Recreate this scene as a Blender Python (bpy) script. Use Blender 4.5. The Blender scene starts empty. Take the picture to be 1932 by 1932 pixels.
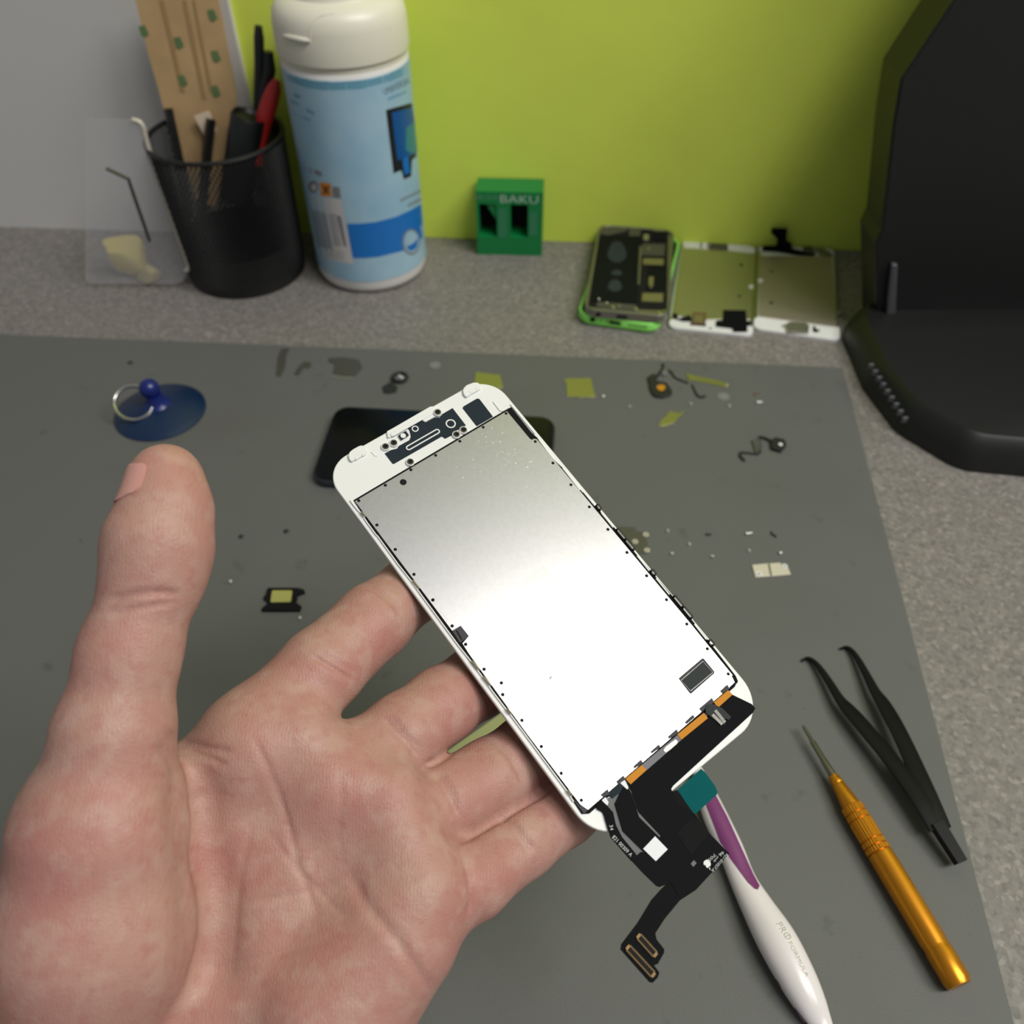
import bpy, bmesh, math, random
import numpy as np
from mathutils import Matrix, Vector

random.seed(7)
SC = bpy.context.scene
COL = SC.collection

# ------------------------------------------------------------------ camera
FPX, CX, CY = 1600.0, 966.0, 966.0           # focal length in pixels of the 1932 px frame
PITCH, ROLL, CAMH = math.radians(46.5), math.radians(0.3), 345.0   # mm above the work mat
_cz = np.array([0, math.cos(PITCH), -math.sin(PITCH)]); _cx0 = np.array([1.0, 0, 0]); _cy0 = np.cross(_cz, _cx0)
_cr, _sr = math.cos(ROLL), math.sin(ROLL)
CAMM = np.array([_cr * _cx0 + _sr * _cy0, -_sr * _cx0 + _cr * _cy0, _cz])   # rows: right, down, forward
CAMP = np.array([0, 0, CAMH])

cam_data = bpy.data.cameras.new('camera')
cam_data.sensor_fit = 'HORIZONTAL'
cam_data.sensor_width = 36.0
cam_data.lens = 36.0 * FPX / 1932.0
cam_data.clip_start = 0.01
cam_data.clip_end = 20
cam_data.dof.use_dof = True
cam_data.dof.focus_distance = 0.257
cam_data.dof.aperture_fstop = 13.0
cam = bpy.data.objects.new('camera', cam_data)
COL.objects.link(cam)
_m = Matrix.Identity(4)
for i in range(3):
    _m[i][0] = CAMM[0][i]; _m[i][1] = -CAMM[1][i]; _m[i][2] = -CAMM[2][i]; _m[i][3] = CAMP[i] / 1000
cam.matrix_world = _m
SC.camera = cam

# ------------------------------------------------------------------ world, lamp, exposure
world = bpy.data.worlds.new('world'); SC.world = world
world.use_nodes = True
world.node_tree.nodes['Background'].inputs[0].default_value = (0.93, 0.97, 1.0, 1)
world.node_tree.nodes['Background'].inputs[1].default_value = 0.21
lamp_data = bpy.data.lights.new('ceiling_lamp_light', 'AREA')
lamp_data.shape = 'RECTANGLE'; lamp_data.size = 0.70; lamp_data.size_y = 0.45
lamp_data.energy = 14.5
lamp_data.color = (1.0, 0.975, 0.945)
lamp = bpy.data.objects.new('ceiling_lamp_light', lamp_data); COL.objects.link(lamp)
lamp.location = (0.62, -0.24, 1.70)
lamp.rotation_euler = (Vector((0.05, 0.3, 0.0)) - Vector(lamp.location)).to_track_quat('-Z', 'Y').to_euler()
lamp2_data = lamp_data.copy(); lamp2_data.energy = 20; lamp2_data.size = 0.6; lamp2_data.size_y = 0.6
lamp2 = bpy.data.objects.new('ceiling_lamp_light', lamp2_data); COL.objects.link(lamp2)
lamp2.location = (1.30, -0.15, 1.70)
lamp2.rotation_euler = (Vector((0.05, 0.35, 0.0)) - Vector(lamp2.location)).to_track_quat('-Z', 'Y').to_euler()
SC.view_settings.view_transform = 'Standard'
SC.view_settings.look = 'None'
SC.view_settings.exposure = 0.0
SC.view_settings.gamma = 1.0
SC.view_settings.use_curve_mapping = False

# ------------------------------------------------------------------ pixel -> place helpers (mm)
def ray(px, py):
    return np.array([(px - CX) / FPX, (py - CY) / FPX, 1.0]) @ CAMM
def P(px, py, z=0.0):
    d = ray(px, py); s = (z - CAMH) / d[2]
    return np.array([d[0] * s, d[1] * s, z])
def D(px, py, depth):
    return CAMP + ray(px, py) * depth
def frame(o, ex=(1, 0, 0), ey=(0, 1, 0), ez=None):
    ex = np.array(ex, float); ex /= np.linalg.norm(ex)
    ey = np.array(ey, float); ey -= ex * (ex @ ey); ey /= np.linalg.norm(ey)
    ez = np.cross(ex, ey)
    T = np.eye(4); T[:3, 0] = ex; T[:3, 1] = ey; T[:3, 2] = ez; T[:3, 3] = o
    return T
def on(T, px, py, z=0.0):
    "local (x, y) where the sight line through a pixel meets the plane local z of frame T"
    R = T[:3, :3]; d = R.T @ ray(px, py); c = R.T @ (CAMP - T[:3, 3])
    s = (z - c[2]) / d[2]
    return (c[0] + d[0] * s, c[1] + d[1] * s)
def zoomed(x0, y0, k):
    return lambda X, Y: (x0 + X / k, y0 + Y / k)

# ------------------------------------------------------------------ materials
def lin(c):
    return tuple(((v / 255) / 12.92 if v / 255 <= 0.04045 else ((v / 255 + 0.055) / 1.055) ** 2.4) for v in c)
def material(name, rgb, rough=0.5, metal=0.0, noise=None, bump=None, coat=0.0, alpha=None, trans=0.0, sss=0.0, spec=None, ior=None, second=None):
    m = bpy.data.materials.new(name); m.use_nodes = True
    nt = m.node_tree; b = nt.nodes['Principled BSDF']
    col = lin(rgb) + (1,)
    b.inputs['Base Color'].default_value = col
    b.inputs['Roughness'].default_value = rough
    b.inputs['Metallic'].default_value = metal
    if coat: b.inputs['Coat Weight'].default_value = coat
    if trans: b.inputs['Transmission Weight'].default_value = trans
    if ior: b.inputs['IOR'].default_value = ior
    if spec is not None: b.inputs['Specular IOR Level'].default_value = spec
    if alpha is not None: b.inputs['Alpha'].default_value = alpha
    if sss:
        b.inputs['Subsurface Weight'].default_value = sss
        b.inputs['Subsurface Radius'].default_value = (1.0, 0.35, 0.2)
        b.inputs['Subsurface Scale'].default_value = 0.003
    tc = nt.nodes.new('ShaderNodeTexCoord')
    if noise:
        # noise = (scale, amount, detail)
        n = nt.nodes.new('ShaderNodeTexNoise'); n.inputs['Scale'].default_value = noise[0]
        n.inputs['Detail'].default_value = noise[2] if len(noise) > 2 else 3
        nt.links.new(tc.outputs['Object'], n.inputs['Vector'])
        mx = nt.nodes.new('ShaderNodeMix'); mx.data_type = 'RGBA'
        s2 = lin(second) if second else tuple(v * (1 - noise[1]) for v in lin(rgb))
        mx.inputs[6].default_value = col; mx.inputs[7].default_value = s2 + (1,)
        rp = nt.nodes.new('ShaderNodeMapRange'); rp.inputs[1].default_value = 0.38; rp.inputs[2].default_value = 0.62
        nt.links.new(n.outputs['Fac'], rp.inputs[0]); nt.links.new(rp.outputs[0], mx.inputs[0])
        nt.links.new(mx.outputs[2], b.inputs['Base Color'])
    if bump:
        n2 = nt.nodes.new('ShaderNodeTexNoise'); n2.inputs['Scale'].default_value = bump[0]; n2.inputs['Detail'].default_value = 4
        nt.links.new(tc.outputs['Object'], n2.inputs['Vector'])
        bp = nt.nodes.new('ShaderNodeBump'); bp.inputs['Strength'].default_value = bump[1]; bp.inputs['Distance'].default_value = bump[2] if len(bump) > 2 else 0.0005
        nt.links.new(n2.outputs['Fac'], bp.inputs['Height']); nt.links.new(bp.outputs[0], b.inputs['Normal'])
    return m

# ------------------------------------------------------------------ meshes (local mm)
def round_poly(pts, r, n=6):
    "round the corners of a 2-D polygon; r is one radius or one per corner"
    out = []; N = len(pts)
    for i in range(N):
        p0, p1, p2 = (np.array(pts[(i + k) % N][:2], float) for k in (-1, 0, 1))
        ri = r[i] if isinstance(r, (list, tuple)) else r
        a, b = p0 - p1, p2 - p1; la, lb = np.linalg.norm(a), np.linalg.norm(b)
        if ri <= 0 or la < 1e-6 or lb < 1e-6: out.append(tuple(p1)); continue
        a /= la; b /= lb
        ang = math.acos(max(-1, min(1, a @ b)))
        if ang > math.pi - 0.05: out.append(tuple(p1)); continue
        t = min(ri / math.tan(ang / 2), la * 0.49, lb * 0.49)
        q0, q2 = p1 + a * t, p1 + b * t
        for k in range(n + 1):
            s = k / n
            # quadratic blend close to an arc
            w = math.sin(ang / 2)
            den = (1 - s) ** 2 + 2 * w * s * (1 - s) + s * s
            out.append(tuple(((1 - s) ** 2 * q0 + 2 * w * s * (1 - s) * p1 + s * s * q2) / den))
    return out
def rect(cx, cy, w, h, r=0.0, n=6, a=0.0):
    c, s = math.cos(a), math.sin(a)
    pts = [(cx + c * x - s * y, cy + s * x + c * y) for x, y in ((-w / 2, -h / 2), (w / 2, -h / 2), (w / 2, h / 2), (-w / 2, h / 2))]
    return round_poly(pts, r, n) if r else pts
def circle(cx, cy, r, n=24, ry=None, a0=0.0):
    return [(cx + r * math.cos(a0 + 2 * math.pi * k / n), cy + (ry or r) * math.sin(a0 + 2 * math.pi * k / n)) for k in range(n)]
def area2(p):
    return sum(p[i][0] * p[(i + 1) % len(p)][1] - p[(i + 1) % len(p)][0] * p[i][1] for i in range(len(p)))
def strip(path, w):
    "outline of a flat band of width w (or one width per point) along a 2-D path"
    L, R = [], []
    for i, p in enumerate(path):
        a = np.array(path[max(i - 1, 0)], float); b = np.array(path[min(i + 1, len(path) - 1)], float)
        d = (b - a) / (np.linalg.norm(b - a) + 1e-9); n = np.array([-d[1], d[0]])
        wi = (w[i] if isinstance(w, (list, tuple)) else w) / 2
        L.append(tuple(np.array(p) + n * wi)); R.append(tuple(np.array(p) - n * wi))
    return R + L[::-1]

class MB:
    def __init__(self): self.v = []; self.f = []
    def add(self, vs, fs, T=None):
        o = len(self.v)
        if T is not None:
            vs = [tuple(T[:3, :3] @ np.array(v) + T[:3, 3]) for v in vs]
        self.v += [tuple(float(c) for c in v) for v in vs]; self.f += [tuple(i + o for i in f) for f in fs]
        return self
    def prism(self, pts, z0, z1, T=None):
        pts = [p[:2] for p in pts]
        if area2(pts) < 0: pts = pts[::-1]
        n = len(pts)
        vs = [(x, y, z0) for x, y in pts] + [(x, y, z1) for x, y in pts]
        fs = [tuple(range(n - 1, -1, -1)), tuple(range(n, 2 * n))]
        fs += [(i, (i + 1) % n, n + (i + 1) % n, n + i) for i in range(n)]
        return self.add(vs, fs, T)
    def ring(self, outer, inner, z0, z1, T=None):
        "wall between two outlines with the same number of points"
        n = len(outer)
        if area2(outer) < 0: outer = outer[::-1]; inner = inner[::-1]
        vs = [(x, y, z) for z in (z0, z1) for pts in (outer, inner) for x, y in pts]
        fs = []
        for i in range(n):
            j = (i + 1) % n
            fs += [(i, j, 2 * n + j, 2 * n + i), (n + j, n + i, 3 * n + i, 3 * n + j),
                   (2 * n + i, 2 * n + j, 3 * n + j, 3 * n + i), (j, i, n + i, n + j)]
        return self.add(vs, fs, T)
    def box(self, c, s, rot=0.0, T=None):
        return self.prism(rect(c[0], c[1], s[0], s[1], a=rot), c[2] - s[2] / 2, c[2] + s[2] / 2, T)
    def rbox(self, x0, x1, y0, y1, z0, z1, r, T=None):
        "box with all edges softened: stacked rounded outlines"
        secs = []; k = 5
        for i in range(k + 1):
            a = math.pi / 2 * i / k; secs.append((z0 + r * (1 - math.sin(a)), r * (1 - math.cos(a))))
        prof = secs[::-1][::-1]
        zs = [(z0 + r - r * math.sin(a), r - r * math.cos(a)) for a in [math.pi / 2 * (1 - i / k) for i in range(k + 1)]]
        zs = zs + [(z1 - r + r * math.sin(a), r - r * math.cos(a)) for a in [math.pi / 2 * i / k for i in range(k + 1)]]
        loops = [(z, rect((x0 + x1) / 2, (y0 + y1) / 2, x1 - x0 - 2 * ins, y1 - y0 - 2 * ins, max(r - ins, 0.02) + r * 0.3)) for z, ins in zs]
        return self.loft([[(x, y, z) for x, y in pts] for z, pts in loops], T=T)
    def loft(self, loops, caps=True, closed=True, T=None):
        n = len(loops[0]); vs = [p for l in loops for p in l]; fs = []
        for k in range(len(loops) - 1):
            for i in range(n if closed else n - 1):
                j = (i + 1) % n
                fs.append((k * n + i, k * n + j, (k + 1) * n + j, (k + 1) * n + i))
        if caps:
            fs.append(tuple(range(n - 1, -1, -1))); fs.append(tuple((len(loops) - 1) * n + i for i in range(n)))
        return self.add(vs, fs, T)
    def lathe(self, prof, n=48, T=None, caps=True):
        return self.loft([[(r * math.cos(2 * math.pi * i / n), r * math.sin(2 * math.pi * i / n), z) for i in range(n)] for r, z in prof], caps, True, T)
    def tube(self, path, r, n=10, closed=False, T=None, flat=1.0):
        path = [np.array(p, float) for p in path]; N = len(path); loops = []
        prev = None
        for i, p in enumerate(path):
            if closed: d = path[(i + 1) % N] - path[i - 1]
            else: d = path[min(i + 1, N - 1)] - path[max(i - 1, 0)]
            d = d / (np.linalg.norm(d) + 1e-12)
            if prev is None:
                up = np.array([0, 0, 1.0]) if abs(d[2]) < 0.9 else np.array([1.0, 0, 0])
            else: up = prev
            s = np.cross(d, up); s /= np.linalg.norm(s) + 1e-12; u = np.cross(s, d); prev = u
            ri = r[i] if isinstance(r, (list, tuple)) else r
            loops.append([tuple(p + ri * (math.cos(2 * math.pi * k / n) * s + flat * math.sin(2 * math.pi * k / n) * u)) for k in range(n)])
        if closed: return self.loft(loops + [loops[0]], False, True, T)
        return self.loft(loops, True, True, T)
    def ball(self, c, r, n=16, T=None, sz=1.0):
        prof = []
        for k in range(n // 2 + 1):
            a = -math.pi / 2 + math.pi * k / (n // 2)
            prof.append((max(r * math.cos(a), 1e-4), c[2] + sz * r * math.sin(a)))
        loops = [[(c[0] + rr * math.cos(2 * math.pi * i / n), c[1] + rr * math.sin(2 * math.pi * i / n), z) for i in range(n)] for rr, z in prof]
        return self.loft(loops, True, True, T)
    def torus(self, c, R, r, n=28, m=8, T=None):
        return self.tube([(c[0] + R * math.cos(2 * math.pi * k / n), c[1] + R * math.sin(2 * math.pi * k / n), c[2]) for k in range(n)], r, m, True, T)
    def build(self, name, mat, parent=None, T=None, smooth=35, bevel=0.0, seg=2):
        me = bpy.data.meshes.new(name)
        me.from_pydata([(x / 1000, y / 1000, z / 1000) for x, y, z in self.v], [], self.f)
        bm = bmesh.new(); bm.from_mesh(me)
        bmesh.ops.recalc_face_normals(bm, faces=bm.faces); bm.to_mesh(me); bm.free()
        if smooth:
            me.polygons.foreach_set('use_smooth', [True] * len(me.polygons))
            me.set_sharp_from_angle(angle=math.radians(smooth))
        me.materials.append(mat)
        o = bpy.data.objects.new(name, me); COL.objects.link(o)
        if parent: o.parent = parent
        if T is not None: o.matrix_world = mat4(T)
        if bevel:
            b = o.modifiers.new('soft_edges', 'BEVEL'); b.width = bevel / 1000; b.segments = seg; b.limit_method = 'ANGLE'; b.angle_limit = math.radians(40)
        return o
def mat4(T):
    M = Matrix([list(r) for r in T]); 
    for i in range(3): M[i][3] /= 1000
    return M
def tag(o, label=None, cat=None, group=None, kind=None):
    if label: o['label'] = label
    if cat: o['category'] = cat
    if group: o['group'] = group
    if kind: o['kind'] = kind
    return o
def thing(name, label, cat, T, group=None):
    o = bpy.data.objects.new(name, None); COL.objects.link(o)
    o.empty_display_size = 0.01
    o.matrix_world = mat4(T)
    return tag(o, label, cat, group)
def text_mesh(s, size, mb, place, extrude=0.0, shear=0.0, sx=1.0, spacing=1.0):
    "letters as flat faces; place maps (x, y) mm of the text line to a local point"
    cu = bpy.data.curves.new('t', 'FONT'); cu.body = s; cu.size = size / 1000; cu.align_x = 'LEFT'; cu.resolution_u = 3; cu.offset = -0.014 * size / 1000; cu.shear = shear; cu.space_character = spacing
    ob = bpy.data.objects.new('t', cu); COL.objects.link(ob)
    dg = bpy.context.evaluated_depsgraph_get()
    me = bpy.data.meshes.new_from_object(ob.evaluated_get(dg))
    vs = [place(v.co.x * 1000 * sx, v.co.y * 1000) for v in me.vertices]
    mb.add(vs, [tuple(p.vertices) for p in me.polygons])
    bpy.data.objects.remove(ob); bpy.data.curves.remove(cu); bpy.data.meshes.remove(me)
    return mb

# ================================================================== the setting
DESKZ = -2.0
def speckle_material():
    m = material('speckled_laminate', (118, 113, 106), 0.55)
    nt = m.node_tree; b = nt.nodes['Principled BSDF']; tc = nt.nodes['Texture Coordinate']
    v = nt.nodes.new('ShaderNodeTexVoronoi'); v.inputs['Scale'].default_value = 520
    n = nt.nodes.new('ShaderNodeTexNoise'); n.inputs['Scale'].default_value = 300; n.inputs['Detail'].default_value = 5
    nt.links.new(tc.outputs['Object'], v.inputs['Vector']); nt.links.new(tc.outputs['Object'], n.inputs['Vector'])
    sep = nt.nodes.new('ShaderNodeSeparateColor'); nt.links.new(v.outputs['Color'], sep.inputs[0])
    cr = nt.nodes.new('ShaderNodeValToRGB'); e = cr.color_ramp.elements
    e[0].position = 0.0; e[0].color = lin((96, 93, 89)) + (1,)
    e[1].position = 1.0; e[1].color = lin((156, 149, 141)) + (1,)
    for pos, c in ((0.16, (110, 106, 102)), (0.6, (124, 120, 115)), (0.86, (133, 128, 122))):
        q = e.new(pos); q.color = lin(c) + (1,)
    nt.links.new(sep.outputs[0], cr.inputs[0])
    mx = nt.nodes.new('ShaderNodeMix'); mx.data_type = 'RGBA'; mx.inputs[0].default_value = 0.35
    nt.links.new(cr.outputs[0], mx.inputs[6])
    cr2 = nt.nodes.new('ShaderNodeValToRGB'); cr2.color_ramp.elements[0].color = lin((102, 99, 95)) + (1,); cr2.color_ramp.elements[1].color = lin((138, 132, 126)) + (1,)
    cr2.color_ramp.elements[0].position = 0.35; cr2.color_ramp.elements[1].position = 0.65
    nt.links.new(n.outputs['Fac'], cr2.inputs[0]); nt.links.new(cr2.outputs[0], mx.inputs[7])
    nt.links.new(mx.outputs[2], b.inputs['Base Color'])
    return m
def mat_material():
    m = material('grey_rubber', (104, 105, 99), 0.62, bump=(1500, 0.25, 0.0004))
    nt = m.node_tree; b = nt.nodes['Principled BSDF']; tc = nt.nodes['Texture Coordinate']
    base = lin((93, 94, 91)) + (1,)
    prev = None
    # stains: a few broad worn patches and small dark smudges
    for sc, lo, hi, col, amt in ((9, 0.5, 0.75, (86, 86, 82), 0.6), (60, 0.66, 0.74, (70, 71, 66), 0.55), (190, 0.73, 0.78, (58, 58, 54), 0.7)):
        n = nt.nodes.new('ShaderNodeTexNoise'); n.inputs['Scale'].default_value = sc; n.inputs['Detail'].default_value = 3
        nt.links.new(tc.outputs['Object'], n.inputs['Vector'])
        rp = nt.nodes.new('ShaderNodeMapRange'); rp.inputs[1].default_value = lo; rp.inputs[2].default_value = hi; rp.inputs[4].default_value = amt
        nt.links.new(n.outputs['Fac'], rp.inputs[0])
        mx = nt.nodes.new('ShaderNodeMix'); mx.data_type = 'RGBA'
        if prev is None: mx.inputs[6].default_value = base
        else: nt.links.new(prev, mx.inputs[6])
        mx.inputs[7].default_value = lin(col) + (1,)
        nt.links.new(rp.outputs[0], mx.inputs[0]); prev = mx.outputs[2]
    nt.links.new(prev, b.inputs['Base Color'])
    return m
M_wall = material('lime_paint', (222, 238, 92), 0.7, noise=(9, 0.06, 4), bump=(70, 0.12, 0.001))
M_white_wall = material('off_white_paint', (205, 203, 200), 0.7, bump=(60, 0.1, 0.001))
M_desk = speckle_material()
M_mat = mat_material()

# back wall: base line runs slightly askew of the camera
def wall_y(x): return 634.0 - 0.072 * x
TW = frame((0, wall_y(0), DESKZ), (1, -0.072, 0), (0, 0, 1))          # x along the wall, y up, z out of the wall
b = MB(); b.box((0, 212, -30), (2400, 1876, 60))
tag(b.build('wall_back', M_wall, T=TW, smooth=0), kind='structure')
e0 = on(TW, 437, 0, 5); e1 = on(TW, 464, 196, 5)
ex_ = 0.5 * (e0[0] + e1[0])
b = MB(); b.prism([(-900, -300), (ex_ - 1.0, -300), (ex_ + (e0[0] - e1[0]) * 0.4, 1150), (-900, 1150)], 0.0, 5.0)
tag(b.build('trim_1', M_white_wall, T=TW, smooth=0), kind='structure')

b = MB(); b.prism([(-900, -260), (900, -260), (900, wall_y(900) - 0.5), (-900, wall_y(-900) - 0.5)], -32, 0)
TD = frame((0, 0, DESKZ))
desk = thing('desk', 'grey speckled laminate desk top running to the lime green wall', 'desk', TD)
b.build('top', M_desk, desk, smooth=0)
for x in (-880, 860):
    b = MB(); b.box((x, 150, -379), (24, 700, 694)); b.build('side_panel', M_white_wall, desk, smooth=0)
b = MB(); b.box((0, -400, -731), (2400, 2300, 10)); tag(b.build('floor', material('grey_floor', (140, 138, 134), 0.6), T=TD, smooth=0), kind='structure')
q = [P(250, 640), P(1590, 693), P(1690, 1075)]
dback = (q[1] - q[0]) / np.linalg.norm(q[1] - q[0]); dr = (q[2] - q[1]) / np.linalg.norm(q[2] - q[1])
pts = [tuple((q[1] + dr * 640)[:2]), tuple(q[1][:2]), tuple((q[1] - dback * 780)[:2]), tuple((q[1] - dback * 780 + dr * 640)[:2])]
b = MB(); b.prism(round_poly(pts, 3.0), -2.0, 0.0)
tag(b.build('work_mat', M_mat, smooth=0, bevel=0.5), 'plain grey rubber work mat covering the front of the desk, scattered with tiny parts', 'work mat')

# ================================================================== the phone screen held in the hand
POSE = np.array([2.60651675, -0.83450432, 0.39531684, 8.13343784, 22.13004635, 253.33168262])
_t = np.linalg.norm(POSE[:3]); _k = POSE[:3] / _t
_K = np.array([[0, -_k[2], _k[1]], [_k[2], 0, -_k[0]], [-_k[1], _k[0], 0]])
_R = np.eye(3) + math.sin(_t) * _K + (1 - math.cos(_t)) * _K @ _K
TP = np.eye(4); TP[:3, :3] = CAMM.T @ _R; TP[:3, 3] = CAMP + CAMM.T @ POSE[3:]
def U(px, py, z=0.0): return on(TP, px, py, z)

M_bezel = material('white_plastic', (224, 225, 222), 0.42)
M_glass_white = material('white_glass', (214, 212, 210), 0.12)
M_plate = material('brushed_steel', (199, 198, 197), 0.335, 1.0, noise=(700, 0.04, 2), bump=(900, 0.015, 0.0002))
M_black = material('black_foam', (26, 26, 27), 0.7, spec=0.05)
M_hole = material('dark_hole', (34, 33, 33), 0.6, spec=0.05)
M_slate = material('slate_blue_film', (40, 48, 54), 0.6, spec=0.05)
M_flex = material('black_flex_film', (20, 21, 22), 0.6, spec=0.03, bump=(500, 0.05, 0.0003))
M_flex2 = material('matte_black_tape', (28, 28, 29), 0.7, spec=0.03)
M_kapton = material('amber_polyimide', (198, 132, 48), 0.6, spec=0.08)
M_tab = material('dark_grey_plastic', (74, 72, 76), 0.6, spec=0.08)
M_greyfilm = material('grey_film', (110, 112, 112), 0.6, spec=0.1)
M_shinyfilm = material('shiny_grey_film', (58, 56, 63), 0.3, 0.0, spec=0.25)
M_steel = material('polished_steel', (205, 203, 198), 0.18, 1.0)
M_steel_dark = material('dark_steel', (120, 118, 114), 0.3, 1.0)
M_gold = material('gold_contact', (122, 100, 68), 0.5, 0.4, spec=0.1)
M_teal = material('teal_release_film', (4, 84, 86), 0.6, spec=0.04)
M_sticker = material('white_paper_sticker', (226, 226, 230), 0.6)
M_print = material('white_print', (222, 224, 222), 0.6)
M_pin = material('tinned_pin', (150, 148, 142), 0.5, 0.3, spec=0.1)
M_chip = material('chip_black', (56, 60, 60), 0.6, spec=0.06)
M_etched = material('etched_steel', (190, 189, 187), 0.35, 1.0)

ph = thing('phone_screen', 'white phone screen assembly with silver metal back, held tilted on the fingertips of the hand', 'phone screen', TP)
c5 = zoomed(600, 700, 4.2933); c6 = zoomed(1000, 1150, 4.2933); c7 = zoomed(1080, 1430, 4.2933)
c8 = zoomed(860, 700, 9.66); c8b = zoomed(1300, 1160, 9.66); k4 = zoomed(980, 1380, 8.783)
k1 = zoomed(610, 820, 9.66); k2 = zoomed(700, 980, 8.05); k3 = zoomed(840, 1180, 8.05); k6 = zoomed(1040, 840, 8.783); k7 = zoomed(1180, 1010, 8.783)
def UP(pts, z, conv=None):
    return [U(*(conv(*p) if conv else p), z) for p in pts]
def slab(name, pts, z0, z1, mat, conv=None, r=0.0, parent=None, bevel=0.0, label=None, smooth=35):
    loc = UP(pts, z1, conv)
    if r: loc = round_poly(loc, r, 4)
    b = MB(); b.prism(loc, z0, z1)
    o = b.build(name, mat, parent or ph, bevel=bevel, smooth=smooth)
    if label: o['label'] = label
    return o

# --- glass and bezel
out = [U(606.3, 886.6, -1.0), U(922.4, 708.7, -1.0), U(1449.7, 1341.7, -1.0), U(1134.9, 1602.9, -1.0)]
out = np.array(out); ctr = out.mean(0)
def grow(pts, d):
    pts = np.array(pts); c = pts.mean(0); return [tuple(p + np.sign(p - c) * d) for p in pts]
b = MB(); b.prism(round_poly(grow(out, -0.25), [9.3, 9.8, 11.5, 11.5], 12), -2.6, -1.75)
b.build('front_glass', M_glass_white, ph, bevel=0.25)
bezel_out = round_poly(grow(out, -0.05), [9.0, 9.5, 11.2, 11.2], 12)
b = MB(); b.prism(bezel_out, -1.7, -0.25)
bez = b.build('bezel_frame', M_bezel, ph, bevel=0.3)
b = MB(); b.prism(round_poly(grow(out, -0.3), [9.3, 9.8, 11.5, 11.5], 12), -1.78, -1.66)
b.build('seam', M_tab, ph)
# thin moulded rails of the bezel along both long sides
rail_l = [k1(490, 1190), k1(560, 1290), k1(700, 1450), k1(800, 1600), k1(960, 1820), k2(100, 250), k2(420, 690), k2(620, 940), k2(750, 1125), k2(1165, 1690), k3(200, 300), k3(360, 500), k3(560, 770), k3(720, 1000), k3(910, 1250), k3(1020, 1390), k4(770, 960), k4(900, 1165)]
b = MB(); b.prism(strip(UP(rail_l, 0.35), 0.35), -0.25, 0.35); b.build('bezel_rail', M_bezel, bez, bevel=0.08)
for seg in (((1000, 560), (1450, 1100)), ((1520, 1210), (1800, 1580))):
    b = MB(); b.prism(strip(UP([c8(x - 4, y + 36) for x, y in seg], 0.3), 0.4), -0.25, 0.2); b.build('bezel_rail', M_bezel, bez, bevel=0.08)
for seg in (((190, 370), (480, 740)), ((535, 770), (730, 1005)), ((830, 1115), (1030, 1360))):
    b = MB(); b.prism(strip(UP([k6(*p) for p in seg], 0.2), 0.45), -0.25, 0.2); b.build('bezel_rail', M_bezel, bez, bevel=0.08)
for seg in (((195, 335), (400, 590)), ((510, 710), (730, 980)), ((1145, 1470), (1345, 1725))):
    b = MB(); b.prism(strip(UP([k7(*p) for p in seg], 0.2), 0.45), -0.25, 0.2); b.build('bezel_rail', M_bezel, bez, bevel=0.08)
# corner clips at the top edge: bump with two dimples
for cv, outl, dims in ((k1, [(450, 375), (480, 310), (540, 262), (640, 206), (700, 190), (752, 208), (800, 290), (770, 350), (640, 425), (510, 490), (470, 450)], [(600, 430), (720, 360)]),
                       (c8, [(125, 345), (150, 295), (200, 250), (320, 205), (390, 205), (450, 235), (450, 310), (400, 350), (280, 415), (190, 478), (140, 420)], [(275, 380), (380, 315)])):
    o = slab('corner_clip', outl, -0.25, 0.75, M_bezel, cv, 0.5, bevel=0.25)
    for d in dims:
        u, v = U(*cv(*d), 0.8)
        b = MB(); b.ball((u, v, 0.74), 0.5, 12, sz=0.35); b.build('dimple', M_bezel, o)
# raised camera bracket with its lip
slab('camera_bracket', [(556, 493), (560, 485), (610, 458), (905, 287), (935, 283), (945, 296), (990, 312), (1000, 350), (985, 372), (940, 372), (868, 412), (838, 392), (745, 440), (690, 470), (610, 520), (565, 545)], -0.25, 0.55, M_bezel, c5, 0.4, bevel=0.2)
slab('bracket_lip', [(585, 512), (590, 500), (915, 318), (935, 322), (940, 340), (620, 522), (598, 530)], 0.5, 0.85, M_bezel, c5, 0.3, bevel=0.12)
rec = slab('sensor_panel', [(540, 668), (590, 640), (640, 628), (655, 606), (740, 560), (752, 530), (740, 480), (722, 462), (838, 398), (868, 416), (1000, 352), (1090, 300), (1198, 440), (1108, 490), (1085, 520), (1030, 548), (1002, 530), (615, 752), (603, 750)], -0.25, -0.12, M_slate, c5)
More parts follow.
